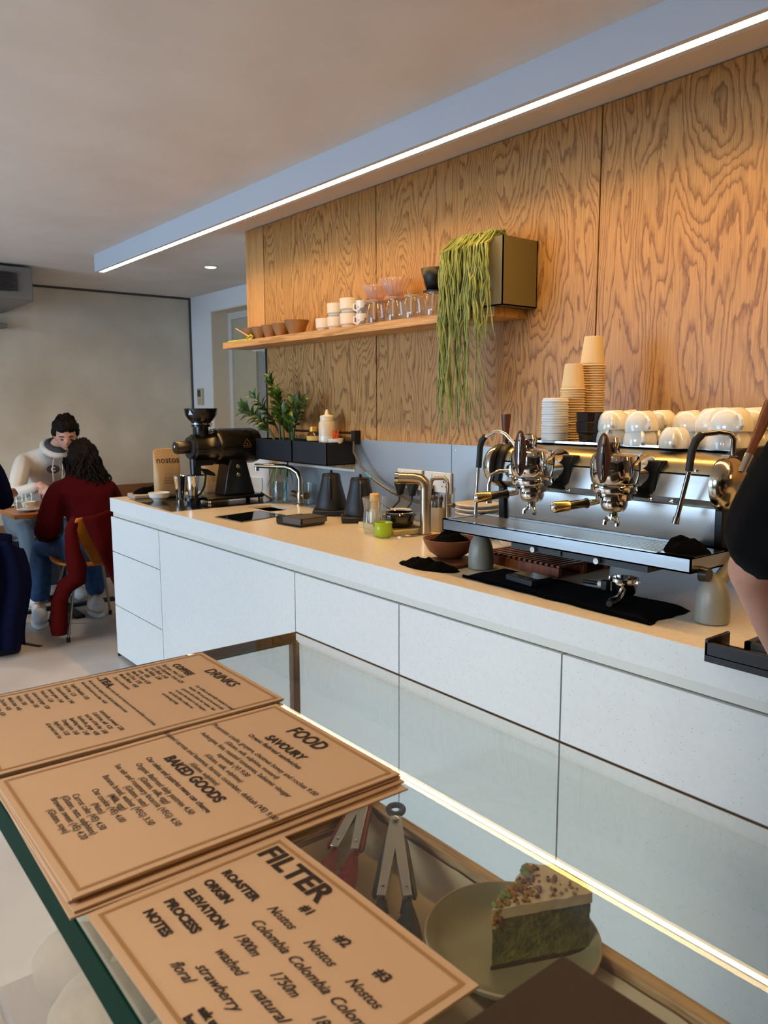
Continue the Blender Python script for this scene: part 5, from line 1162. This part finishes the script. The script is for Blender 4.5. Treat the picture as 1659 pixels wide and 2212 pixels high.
def tgl(lab,x,y,s=1):
    t=thing('water_glass',lab,'glass',(x,y,TZT+.0005)); g=G(); g.lathe([(0,.002),(.03*s,.0),(.036*s,.085*s),(.0345*s,.085*s),(.028*s,.006),(0,.006)],n=24); obj('glass_body',g,GLASS,t)
tgl('clear water glass just left of the coffee cup on the wooden table',-5.56,1.33,1.05); tgl('clear water glass behind the coffee cup on the wooden table',-5.68,1.42,1.05)
t=thing('tall_glass','tall clear iced drink glass in front of the man in the grey hoodie','glass',(-5.70,1.60,TZT+.0005)); g=G(); g.lathe([(0,.002),(.03,0),(.034,.14),(.0325,.14),(.028,.006),(0,.006)],n=24); obj('glass_body',g,GLASS,t); g=G(); g.lathe([(0,.01),(.027,.01),(.0285,.07),(0,.07)],n=20); obj('drink',g,mat('iced_drink','#8d6a45',.2),t)
t=thing('dessert_plate','small cream plate with dark pastry beside the coffee cup','plate',(-5.60,1.555,TZT+.0005)); g=G(); g.lathe([(0,0),(.045,0),(.075,.012),(.077,.014),(.045,.006),(0,.005)],n=30); obj('plate_body',g,CERAM,t); g=G(); g.ball((.0,.0,.02),(.04,.028,.015),14,10); obj('pastry',g,mat('dark_pastry','#2e1a0e',.7),t)
t=thing('side_saucer','small white plate at the left edge of the table','plate',(-5.78,1.30,TZT+.0005)); g=G(); g.lathe([(0,0),(.045,0),(.068,.01),(.045,.006),(0,.005)],n=30); obj('plate_body',g,PORC,t)

# people -------------------------------------------------------------
def skinmesh(g_v,edges,radii,sub=1):
    me=bpy.data.meshes.new('s'); me.from_pydata(g_v,edges,[]); o=bpy.data.objects.new('s',me); C.objects.link(o)
    md=o.modifiers.new('skin','SKIN'); md.use_smooth_shade=True; md.branch_smoothing=.6
    for i,r0 in enumerate(radii):
        v=me.skin_vertices[0].data[i]; v.radius=r0 if isinstance(r0,tuple) else (r0,r0); v.use_root=(i==0)
    if sub: s=o.modifiers.new('sub','SUBSURF'); s.levels=sub; s.render_levels=sub
    return o
def bake(objs,name,mats,parent,voxel=None,smooth_it=0):
    """join evaluated meshes into one; optionally fuse them into one continuous skin"""
    bpy.context.view_layer.update(); dg=bpy.context.evaluated_depsgraph_get(); g=G()
    for o in objs:
        me=bpy.data.meshes.new_from_object(o.evaluated_get(dg)); g.add([tuple(o.matrix_world@v.co) for v in me.vertices],[tuple(p.vertices) for p in me.polygons]); bpy.data.meshes.remove(me)
    for o in objs: m=o.data; bpy.data.objects.remove(o); bpy.data.meshes.remove(m)
    me=bpy.data.meshes.new(name); me.from_pydata(g.v,[],g.f); me.materials.append(mats)
    o=bpy.data.objects.new(name,me); C.objects.link(o)
    if voxel:
        md=o.modifiers.new('r','REMESH'); md.mode='VOXEL'; md.voxel_size=voxel; md.use_smooth_shade=True
        if smooth_it: m2=o.modifiers.new('sm','SMOOTH'); m2.factor=.5; m2.iterations=smooth_it
        bpy.context.view_layer.update(); m3=bpy.data.meshes.new_from_object(o.evaluated_get(bpy.context.evaluated_depsgraph_get())); o.modifiers.clear(); old=o.data; o.data=m3; bpy.data.meshes.remove(old); o.data.name=name
        if not o.data.materials: o.data.materials.append(mats)
        bm=bmesh.new(); bm.from_mesh(o.data); seen=set(); best=[]      # keep the one continuous shell
        for v in bm.verts:
            if v in seen: continue
            st=[v]; seen.add(v); isl=[]
            while st:
                a=st.pop(); isl.append(a)
                for e in a.link_edges:
                    b=e.other_vert(a)
                    if b not in seen: seen.add(b); st.append(b)
            if len(isl)>len(best): best=isl
        bs=set(best); bmesh.ops.delete(bm,geom=[v for v in bm.verts if v not in bs],context='VERTS'); bm.to_mesh(o.data); bm.free()
    o.data.polygons.foreach_set('use_smooth',[True]*len(o.data.polygons))
    o.parent=parent; return o
def tmp(g,name='x'):
    me=mkmesh(name,g,SKIN,60); o=bpy.data.objects.new(name,me); C.objects.link(o); return o
def head_obj(c,yaw_,pitch_,s=1.0):
    """head facing +x; brow, sockets, nose, lips, chin, ears"""
    g=G()
    def fn(d):
        k=1.0
        x,y,z=d
        if x>0: k*=1-.10*x*max(0,abs(y)-.25)            # narrower face
        if z<-.1: k*=1-.16*max(0,-z-.1)*(1.6*abs(y)+ (0.9 if x<.2 else 0))
        b=lambda cx,cy,cz,w,h: h*math.exp(-((x-cx)**2+(y-cy)**2+(z-cz)**2)/w**2)
        k+=b(1,0,-.10,.17,.16)+b(.97,0,.02,.12,.08)      # nose
        k+=b(.9,.3,.2,.2,.03)+b(.9,-.3,.2,.2,.03)        # brow
        k-=b(.93,.33,.03,.14,.06)+b(.93,-.33,.03,.14,.06) # sockets
        k+=b(.93,0,-.36,.14,.05)+b(.78,0,-.68,.22,.11)    # lips, chin
        k-=b(.93,0,-.43,.05,.03)
        return k
    g.ball((0,0,0),(.098*s,.076*s,.118*s),40,30,fn)
    for sy in (-1,1): g.ball((-.005*s,sy*.076*s,-.005*s),(.018*s,.009*s,.03*s),12,8)
    M_=Matrix.Translation(c)@Matrix.Rotation(yaw_,4,'Z')@Matrix.Rotation(pitch_,4,'Y')
    g.v=[tuple(M_@Vector(v)) for v in g.v]; return g,M_
def hand_objs(w,dirv,palm_n,side,curl=.5,s=1.0):
    """palm plus five bent fingers; w wrist, dirv pointing along the fingers, palm_n out of the palm"""
    d=Vector(dirv).normalized(); n=Vector(palm_n); n=(n-d*n.dot(d)).normalized(); q=d.cross(n)*side; w=Vector(w); out=[]
    g=G(); P=[w,w+d*.03*s,w+d*.07*s,w+d*.092*s]
    vs=[];fs=[]
    for p,(a,b) in zip(P,((.026,.019),(.034,.015),(.042,.014),(.040,.011))):
        for i in range(12): t_=2*PI*i/12; vs.append(tuple(p+q*a*s*math.cos(t_)+n*b*s*math.sin(t_)))
    for j in range(3):
        for i in range(12): a=j*12+i;b=j*12+(i+1)%12; fs.append((a,b,b+12,a+12))
    fs+=[tuple(range(12))[::-1],tuple(range(36,48))]; g.add(vs,fs)
    for k,(off,L) in enumerate(((-.030,.068),(-.010,.078),(.010,.074),(.029,.058))):
        p=w+d*.085*s+q*off*s; pts=[p]; dd=d.copy(); cc=curl*(1+.12*k)
        for seg in (.42,.32,.26): 
            dd=(Matrix.Rotation(cc*.9*(1 if side else 1),3,q*side if False else q)@dd) if False else (dd*math.cos(cc)+n*math.sin(cc)).normalized()
            p=p+dd*L*seg*s; pts.append(p); cc=cc*1.0+.1
        g.tube(pts,[.0088*s,.0086*s,.0078*s,.006*s],8)
    p=w+d*.028*s-q*.032*s; dd=(d*.65-q*.6+n*.35).normalized(); pts=[p,p+dd*.03*s,p+dd*.052*s+n*.008*s,p+dd*.066*s+n*.02*s]
    g.tube(pts,[.0115*s,.0105*s,.0095*s,.007*s],8)
    return g
def limbs(J,E_,rad): 
    names=list(J); idx={n:i for i,n in enumerate(names)}
    return [tuple(J[n]) for n in names],[(idx[a],idx[b]) for a,b in E_],[rad[n] for n in names]
def person(name,label,J,rad,face=(0,0),hands=(),top=None,top_r=None,leg_m=None,leg_r=None,shoe_m=None,hs=1.0,skin=SKIN,body_v=.008,bare=.68):
    """J: joints in world space. One continuous body, clothes as children"""
    t=thing(name,label,'person',(J['pelvis'][0],J['pelvis'][1],0))
    t['tmp']=0; del t['tmp']
    E_=[('pelvis','waist'),('waist','chest'),('chest','neck'),('neck','headc'),('chest','shl'),('shl','ell'),('ell','wrl'),('chest','shr'),('shr','elr'),('elr','wrr'),('pelvis','hpl'),('hpl','knl'),('knl','anl'),('anl','tol'),('pelvis','hpr'),('hpr','knr'),('knr','anr'),('anr','tor')]
    objs=[]
    for a,b in E_:                                   # tapered limbs, fused into one continuous body below
        kf=lambda n:{'wr':.95,'an':.7,'to':.7,'el':bare,'ne':.8,'he':.9,'sh':.62}.get(n[:2],.5)
        pa,pb=Vector(J[a]),Vector(J[b]); ra,rb=[(q if not isinstance(q,tuple) else (q[0]+q[1])/2)*kf(n_) for q,n_ in ((rad[a],a),(rad[b],b))]
        if b=='headc': ra=rb=.046
        if a=='chest' and b in('shl','shr'): ra=.05
        g=G(); g.tube([pa,pa.lerp(pb,.35),pa.lerp(pb,.7),pb],[ra,ra*.62+rb*.42,ra*.32+rb*.72,rb],16); g.ball(pa,ra,16,10); g.ball(pb,rb,16,10); objs.append(tmp(g))
    hg,HM=head_obj(J['headc'],face[0],face[1],hs); objs.append(tmp(hg))
    for hnd in hands:
        objs.append(tmp(hand_objs(*hnd))); w0=Vector(hnd[0]); el=min((Vector(J['ell']),Vector(J['elr'])),key=lambda e:abs((e-w0).length-.24)) if False else Vector(J['ell' if w0==Vector(J['wrl']) else 'elr'])
        dd=Vector(hnd[1]).normalized(); gw=G(); gw.tube([w0.lerp(el,.20),w0.lerp(el,.10),w0,w0+dd*.02,w0+dd*.04],[.024,.026,.027,.025,.022],12); objs.append(tmp(gw))
    b=bake(objs,'body',skin,t,body_v,2); L=Vector(t.location)
    b.data.transform(Matrix.Translation(-L))
    def cloth_part(nm,names,edges,rr,m,vox=.012,extra=[],it=3,lab=None):
        JJ={k:J[k] for k in names}; v,e,r=limbs(JJ,edges,{k:rr[k] for k in names}); o=bake([skinmesh(v,e,r,1)]+extra,nm,m,t,vox,it); o.data.transform(Matrix.Translation(-L)); 
        if lab: o['label']=lab
        return o
    return t,HM,cloth_part,L
def addpart(t,nm,g,m,**k): return obj(nm,g,m,t,True,**k)
def hair_cap(g,M_,s,back,amp,seed,low=-.35,front=.42,n=44):
    """hair shell on the head, open at the face"""
    def fn(d):
        x,y,z=d
        k=1.13+amp*nz(x*4+seed,y*4,z*4)+amp*.6*nz(x*11,y*11+seed,z*11)
        if z<low and x>-.2: k=.80
        if z<min(low,-.82): k=.80
        if x>front and z<.42-.10*abs(y): k=.80
        return k+ (back if x<-.2 and z>low else 0)
    g2=G(); g2.ball((-.006*s,0,.010*s),(.099*s,.080*s,.118*s),n,30,fn); g.add([tuple(M_@Vector(v)) for v in g2.v],g2.f)
HAIR=mat('dark_hair','#080403',.7,0,'#160b07',60,bump=.4,bs=120,spec=.15); 
# man in the grey hoodie, on the bench facing the camera
J=dict(pelvis=(-6.40,1.60,.55),waist=(-6.33,1.62,.72),chest=(-6.12,1.66,.98),neck=(-5.98,1.695,1.12),headc=(-5.865,1.745,1.215),
 shl=(-6.05,1.49,1.03),ell=(-5.86,1.38,.80),wrl=(-5.73,1.515,.875),shr=(-6.10,1.84,1.02),elr=(-5.92,1.95,.80),wrr=(-5.72,1.78,.80),
 hpl=(-6.36,1.50,.53),knl=(-5.93,1.47,.52),anl=(-5.90,1.45,.09),tol=(-5.76,1.44,.04),hpr=(-6.36,1.71,.53),knr=(-5.93,1.74,.52),anr=(-5.92,1.76,.09),tor=(-5.78,1.77,.04))
rad=dict(pelvis=.13,waist=.12,chest=(.15,.12),neck=.052,headc=.05,shl=.055,ell=.042,wrl=.028,shr=.055,elr=.042,wrr=.028,hpl=.085,knl=.058,anl=.038,tol=.035,hpr=.085,knr=.058,anr=.038,tor=.035)
t,HM,cp,L=person('person','person in pale grey hoodie with short dark hair, stirring a drink at the table','' or J,rad,face=(R(-14),R(26)),hands=[((-5.73,1.515,.875),(.55,.35,-.55),(.2,.55,-.6),1,.5,1.0),((-5.72,1.78,.80),(.4,-.6,-.25),(0,0,-1),-1,.35,1.0)])
tr=dict(pelvis=.155,waist=.15,chest=(.175,.15),shl=.078,ell=.062,wrl=.042,shr=.078,elr=.062,wrr=.042,neck=.085)
HOOD=mat('grey_hoodie','#c4bfb6',.9,bump=.35,bs=60)
g=G(); g.torus((0,0,0),.080,.026,28,12); g.v=[tuple(Matrix.Translation((-5.985,1.70,1.115))@Matrix.Rotation(R(28),4,'Y')@Matrix.Diagonal((1.25,1,1,1))@Vector(v)) for v in g.v]
hood=tmp(g)
cp('hoodie',['pelvis','waist','chest','neck','shl','ell','wrl','shr','elr','wrr'],[('pelvis','waist'),('waist','chest'),('chest','neck'),('chest','shl'),('shl','ell'),('ell','wrl'),('chest','shr'),('shr','elr'),('elr','wrr')],tr,HOOD,.011,[hood],2)
g=G(); g.torus((0,0,0),.052,.030,28,12); g.v=[tuple(Matrix.Translation((-5.968,1.705,1.128))@Matrix.Rotation(R(28),4,'Y')@Matrix.Diagonal((1.25,1,1,1))@Vector(v)) for v in g.v]; addpart(t,'hood_lining',g,mat('hood_lining','#3a3a40',.9))
g=G(); 
for s in (-1,1): g.tube([(-5.90,1.70+s*.03,1.07),(-5.915,1.69+s*.035,.98),(-5.93,1.69+s*.03,.88)],.0045,6)
addpart(t,'drawstrings',g,mat('drawstring','#b7b2aa',.8))
# chest print: dark oval badge with lettering, as on the hoodie
g=G(); TP=Matrix.Translation((-5.938,1.665,.965))@Matrix.Rotation(R(-14),4,'Z')@Matrix.Rotation(R(-22),4,'Y')@FX
vs=[(0,0,0)]+[(.045*math.cos(2*PI*i/28),.033*math.sin(2*PI*i/28),0) for i in range(28)]; g.add([tuple(TP@Vector(v)) for v in vs],[(0,1+i,1+(i+1)%28) for i in range(28)])
text(g,'esse',.045,.05,-.018,.0015,.001,m=TP); addpart(t,'chest_print',g,INK,smooth=0)
g=G(); text(g,'C',.045,-.017,-.016,.003,.001,m=TP); addpart(t,'badge_letter',g,HOOD,smooth=0)
cp('jeans',['pelvis','hpl','knl','anl','hpr','knr','anr'],[('pelvis','hpl'),('hpl','knl'),('knl','anl'),('pelvis','hpr'),('hpr','knr'),('knr','anr')],dict(pelvis=.14,hpl=.1,knl=.078,anl=.062,hpr=.1,knr=.078,anr=.062),mat('pale_jeans','#5a6670',.9),.013)
g=G(); hair_cap(g,HM,1.03,.05,.16,2.0,-.10,.50); addpart(t,'hair',g,HAIR,smooth=70)
for s in (-1,1):
    g=G(); g.ball((.088,s*.030,.006),(.008,.011,.006),10,8); g.v=[tuple(HM@Vector(v)) for v in g.v]; addpart(t,'eye',g,mat('eye_dark','#1b120e',.3))
    g=G(); g.tube([(.092,s*.014,.028),(.093,s*.032,.032),(.084,s*.05,.027)],[.003,.004,.002],6); g.v=[tuple(HM@Vector(v)) for v in g.v]; addpart(t,'eyebrow',g,HAIR)
g=G(); g.tube([(.101,-.018,-.047),(.106,0,-.046),(.101,.018,-.047)],[.002,.004,.002],6); g.v=[tuple(HM@Vector(v)) for v in g.v]; addpart(t,'lips',g,mat('lip_tone','#8f4e45',.5))
for a in (('anl','tol'),('anr','tor')):
    g=G(); p,q=Vector(J[a[0]]),Vector(J[a[1]]); g.ball(((p.x+q.x)/2,(p.y+q.y)/2,.05),(.13,.048,.05),18,12); addpart(t,'shoe',g,mat('white_trainer','#cfcac4',.6))
g=G(); g.tube([(-5.66,1.565,.84),(-5.69,1.59,.77)],[.003,.003],6); tag(obj('stirring_spoon',g,CHROME),'thin spoon held by the person in the grey hoodie over the glass','spoon')
# woman in dark red on the plywood chair, back to the camera
J=dict(pelvis=(-5.02,1.62,.53),waist=(-5.06,1.62,.70),chest=(-5.15,1.63,.88),neck=(-5.24,1.65,.99),headc=(-5.27,1.665,1.055),
 shl=(-5.19,1.79,.90),ell=(-5.26,1.87,.68),wrl=(-5.48,1.80,.775),shr=(-5.17,1.46,.90),elr=(-5.12,1.37,.62),wrr=(-5.33,1.42,.60),
 hpl=(-5.08,1.72,.52),knl=(-5.46,1.74,.52),anl=(-5.30,1.72,.12),tol=(-5.40,1.73,.05),hpr=(-5.08,1.52,.52),knr=(-5.46,1.43,.50),anr=(-5.36,1.36,.12),tor=(-5.26,1.34,.05))
rad=dict(pelvis=.125,waist=.10,chest=(.13,.10),neck=.045,headc=.05,shl=.05,ell=.038,wrl=.025,shr=.05,elr=.038,wrr=.025,hpl=.08,knl=.055,anl=.035,tol=.033,hpr=.08,knr=.055,anr=.035,tor=.033)
t,HM,cp,L=person('person','person with long dark curly hair and dark red jumper, seen from behind',J,rad,face=(R(180),R(22)),hands=[((-5.48,1.80,.775),(-1,-.3,0),(0,0,-1),1,.3,.95),((-5.33,1.42,.60),(-.9,.2,.2),(0,.2,-1),-1,.4,.95)])
RED=mat('maroon_knit','#3c0309',.95,bump=.4,bs=90,spec=.1)
tr=dict(pelvis=.165,waist=.145,chest=(.175,.155),neck=.06,shl=.085,ell=.085,wrl=.05,shr=.085,elr=.09,wrr=.055)
cp('jumper',['pelvis','waist','chest','neck','shl','ell','wrl','shr','elr','wrr'],[('pelvis','waist'),('waist','chest'),('chest','neck'),('chest','shl'),('shl','ell'),('ell','wrl'),('chest','shr'),('shr','elr'),('elr','wrr')],tr,RED,.012)
cp('jeans',['pelvis','hpl','knl','anl','hpr','knr','anr'],[('pelvis','hpl'),('hpl','knl'),('knl','anl'),('pelvis','hpr'),('hpr','knr'),('knr','anr')],dict(pelvis=.135,hpl=.1,knl=.082,anl=.075,hpr=.1,knr=.082,anr=.075),DENIM,.013)
g=G(); hair_cap(g,HM,1.02,.10,.2,9.0,-.9,.72)
rnd.seed(21)
for k in range(230):
    a=rnd.uniform(-1,1); y0=a*.085; x0=HM.translation.x+.02+.075*math.sqrt(max(0,1-a*a))+rnd.uniform(-.03,.02); z0=HM.translation.z+rnd.uniform(-.02,.10)*(1-abs(a)*.6)
    if k%4==0: x0-=.10; 
    Ln=rnd.uniform(.20,.34); pts=[]; ph=rnd.uniform(0,6)
    for i in range(11):
        q=i/10; sp_=1+q*.75; w_=.012+.010*q
        pts.append((min(x0+.045*q+w_*math.sin(ph+q*11),-4.99)+.02*q,HM.translation.y+y0*sp_+.02*q+w_*math.cos(ph+q*11+k),z0-Ln*q))
    g.tube(pts,[.011-.006*i/10 for i in range(11)],5)
addpart(t,'hair',g,HAIR,smooth=70)
for a in (('anl','tol'),('anr','tor')):
    p,q=Vector(J[a[0]]),Vector(J[a[1]]); m_=(p+q)/2; an=math.atan2(q.y-p.y,q.x-p.x); T=Matrix.Translation((m_.x,m_.y,0))@Matrix.Rotation(an,4,'Z')
    g=G(); g.ball((0,0,.062),(.135,.05,.05),22,14,lambda d:1 if d.z>-.5 else .95); g.ball((-.06,0,.09),(.06,.046,.05),16,10); g.v=[tuple(T@Vector(v)) for v in g.v]; s_=addpart(t,'shoe',g,mat('white_trainer','#cfcac4'))
    g=G(); g.lathe([(.048,0),(.052,.004),(.052,.02),(.047,.026)],n=30); g.v=[tuple(T@Matrix.Diagonal((2.65,1,1,1))@Vector(v)) for v in g.v]; 
    so=addpart(t,'sole',g,mat('sole_white','#e2ded8',.6))
# plywood chair
t=thing('plywood_chair','orange plywood cafe chair with thin steel legs and a dark red coat over its back','chair',(-5.02,1.60,0))
PLY=mat('orange_plywood','#b8701c',.4,0,'#a8641a',20)
g=G(); g.grid(14,14,lambda u,v:(-5.27+.44*u,1.60+(v-.5)*(.42-.06*(2*u-1)**2),.445+.018*(2*v-1)**2-.012*math.sin(u*PI))); obj('seat',g,PLY,t,True,solid=.011)
g=G()
def bk(u,v):
    w_=.085+.20*math.sin(min(1,v*1.15)*PI*.62)**1.5 if v<.97 else .23
    w_=.11+.32*v**.9*(1 if v<.75 else 1-(v-.75)**2*4.5); y=(u-.5)*w_*1.08
    return (-4.83+.09*v+.9*y*y, 1.62+y,.447+.315*v)
g.grid(16,22,bk); obj('backrest',g,PLY,t,True,solid=.011)
for x,y,xt,yt in ((-4.80,1.375,-4.90,1.47),(-4.82,1.83,-4.90,1.73),(-5.28,1.40,-5.16,1.48),(-5.28,1.80,-5.16,1.72)):
    g=G(); g.tube([(x,y,.02),(xt,yt,.42),((xt-5.03)/2-.0,1.60+(yt-1.60)*.4,.432)],.0085,10); obj('leg',g,mat('chair_steel','#a59c90',.3,.9),t,True)
    g=G(); g.lathe([(.012,.0),(.012,.03)],(x,y,0),12); obj('foot_cap',g,BLACK,t,True)
# coat over the chair back
g=G(); rnd.seed(4)
COAT=mat('dark_red_coat','#450606',.95,bump=.5,bs=50,spec=.1)
def coat(u,v):
    # v 0 top edge over the back, 1 hem; hangs behind the chair
    yl=1.475+.20*v**1.2; y=yl+(1.93-yl)*u; x=-4.71+.05*v+.025*math.sin(u*9+v*2)+.02*nz(u*4,v*4); z=.785-(.56+.05*math.sin(u*3))*v-.015*math.cos(u*6)
    if u<.45: z+=-.10*v*0
    return (x-.012,y,z)
g.grid(30,26,coat); o=obj('coat',g,COAT,solid=.022,smooth=70); tag(o,'dark red coat hanging over the back of the plywood chair','coat')
g=G(); g.tube([(-4.74,1.44,.76),(-4.73,1.405,.70),(-4.72,1.405,.58),(-4.72,1.425,.47),(-4.72,1.42,.40),(-4.73,1.355,.36),(-4.74,1.318,.28),(-4.74,1.31,.13),(-4.74,1.308,.075)],[.025,.034,.044,.058,.058,.05,.045,.052,.044],16); obj('sleeve',g,COAT,o,smooth=70)
# third person at the left edge of the photo
J=dict(pelvis=(-4.98,.90,.55),waist=(-5.02,.90,.72),chest=(-5.08,.91,.98),neck=(-5.12,.92,1.15),headc=(-5.18,.93,1.27),
 shl=(-5.10,1.08,1.08),ell=(-5.13,1.14,.83),wrl=(-5.36,1.19,.875),shr=(-5.08,.73,1.08),elr=(-5.13,.68,.80),wrr=(-5.38,.80,.79),
 hpl=(-5.02,1.01,.53),knl=(-5.42,1.06,.53),anl=(-5.40,1.10,.09),tol=(-5.52,1.11,.05),hpr=(-5.02,.80,.53),knr=(-5.42,.76,.53),anr=(-5.40,.75,.09),tor=(-5.52,.75,.05))
rad=dict(pelvis=.13,waist=.12,chest=(.14,.11),neck=.05,headc=.05,shl=.055,ell=.04,wrl=.027,shr=.055,elr=.04,wrr=.027,hpl=.085,knl=.058,anl=.036,tol=.034,hpr=.085,knr=.058,anr=.036,tor=.034)
t,HM,cp,L=person('person','person in dark navy at the left edge, one hand raised over the table',J,rad,face=(R(170),R(8)),hands=[((-5.36,1.19,.875),(-.6,.5,.1),(-.2,.4,-.7),-1,.6,1.0),((-5.38,.80,.79),(-1,.1,0),(0,0,-1),-1,.3,1.0)])
NAVY=mat('navy_wool','#060a26',.95,bump=.3,bs=80,spec=.1)
tr=dict(pelvis=.18,waist=.175,chest=(.20,.18),neck=.085,shl=.095,ell=.07,wrl=.045,shr=.095,elr=.07,wrr=.045)
cp('jacket',['pelvis','waist','chest','neck','shl','ell','wrl','shr','elr','wrr'],[('pelvis','waist'),('waist','chest'),('chest','neck'),('chest','shl'),('shl','ell'),('ell','wrl'),('chest','shr'),('shr','elr'),('elr','wrr')],tr,NAVY,.013)
cp('trousers',['pelvis','hpl','knl','anl','hpr','knr','anr'],[('pelvis','hpl'),('hpl','knl'),('knl','anl'),('pelvis','hpr'),('hpr','knr'),('knr','anr')],dict(pelvis=.165,hpl=.125,knl=.09,anl=.06,hpr=.125,knr=.09,anr=.06),NAVY,.014)
g=G(); hair_cap(g,HM,1.03,.05,.14,5.0,-.3,.5); addpart(t,'hair',g,HAIR,smooth=70)
for a in (('anl','tol'),('anr','tor')):
    g=G(); p,q=Vector(J[a[0]]),Vector(J[a[1]]); g.ball(((p.x+q.x)/2,(p.y+q.y)/2,.05),(.13,.05,.05),18,12); addpart(t,'shoe',g,BLACK)
t=thing('stool','dark upholstered block seat under the person in navy','stool',(-4.96,.90,0)); g=G(); g.box(-5.15,-4.74,.70,1.10,0,.44); obj('seat_block',g,mat('stool_navy','#0d1226',.9),t,True,bevel=.03,seg=3)
g=G(); rnd.seed(9)
def nc(u,v):
    a=-.2+u*1.1; return (-4.735+.03*math.sin(u*11)+.03*v,1.0+.28*(u-.5)+.03*math.sin(v*5),.74-.13*u-(.68-.12*u)*v+.02*nz(u*5,v*5))
g.grid(24,24,nc); o=obj('coat',g,NAVY,solid=.03,smooth=70); tag(o,'long dark navy coat hanging down to the floor at the left edge','coat')
g=G(); g.box(-.30,.30,-.012,.012,0,.004); o=obj('floor_strip',g,BLACK); o.location=(-5.08,1.09,.0005); o.rotation_euler=(0,0,R(25)); tag(o,'thin black flat bar on the floor at the lower left near the navy coat','bar')

# barista at the right edge: black T-shirt, one arm working at the ledge
J=dict(pelvis=(-.22,1.16,.98),waist=(-.24,1.18,1.12),chest=(-.27,1.20,1.33),neck=(-.28,1.22,1.53),headc=(-.33,1.27,1.66),
 shl=(-.43,1.17,1.44),ell=(-.615,1.27,1.15),wrl=(-.62,1.42,.972),shr=(-.07,1.22,1.44),elr=(.03,1.30,1.19),wrr=(-.12,1.50,1.05),
 hpl=(-.31,1.15,.95),knl=(-.32,1.18,.52),anl=(-.32,1.14,.09),tol=(-.33,1.27,.05),hpr=(-.12,1.15,.95),knr=(-.10,1.18,.52),anr=(-.10,1.14,.09),tor=(-.10,1.27,.05))
rad=dict(pelvis=.13,waist=.125,chest=(.16,.11),neck=.055,headc=.05,shl=.06,ell=.046,wrl=.029,shr=.06,elr=.046,wrr=.029,hpl=.09,knl=.06,anl=.038,tol=.036,hpr=.09,knr=.06,anr=.038,tor=.036)
t,HM,cp,L=person('person','person in black T-shirt at the right edge, bare forearm reaching to the counter',J,rad,face=(R(95),R(15)),hands=[((-.62,1.42,.972),(.30,.5,-.05),(0,-.2,-1),1,.35,1.0),((-.12,1.50,1.05),(-.3,.6,-.2),(0,0,-1),-1,.4,1.0)],body_v=.009,bare=.88)
BT=mat('black_tshirt','#060607',.95,bump=.3,bs=40,spec=.15)
J2=dict(J); J2['slv']=(-.618,1.275,1.150); J2['srv']=(.02,1.29,1.21)
JJ={k:J2[k] for k in ('pelvis','waist','chest','neck','shl','slv','shr','srv')}
v,e,r=limbs(JJ,[('pelvis','waist'),('waist','chest'),('chest','neck'),('chest','shl'),('shl','slv'),('chest','shr'),('shr','srv')],dict(pelvis=.165,waist=.16,chest=(.19,.145),neck=.075,shl=.095,slv=.083,shr=.098,srv=.08))
o=bake([skinmesh(v,e,r,1)],'t_shirt',BT,t,.011,3); o.data.transform(Matrix.Translation(-L))
cp('trousers',['pelvis','hpl','knl','anl','hpr','knr','anr'],[('pelvis','hpl'),('hpl','knl'),('knl','anl'),('pelvis','hpr'),('hpr','knr'),('knr','anr')],dict(pelvis=.145,hpl=.115,knl=.085,anl=.07,hpr=.115,knr=.085,anr=.07),mat('black_trousers','#0b0b0d',.9),.014)
g=G(); hair_cap(g,HM,1.03,.05,.14,7.0,-.3,.5); addpart(t,'hair',g,HAIR,smooth=70)
for a in (('anl','tol'),('anr','tor')):
    g=G(); p,q=Vector(J[a[0]]),Vector(J[a[1]]); g.ball(((p.x+q.x)/2,(p.y+q.y)/2,.05),(.052,.135,.05),18,12); addpart(t,'shoe',g,BLACK)
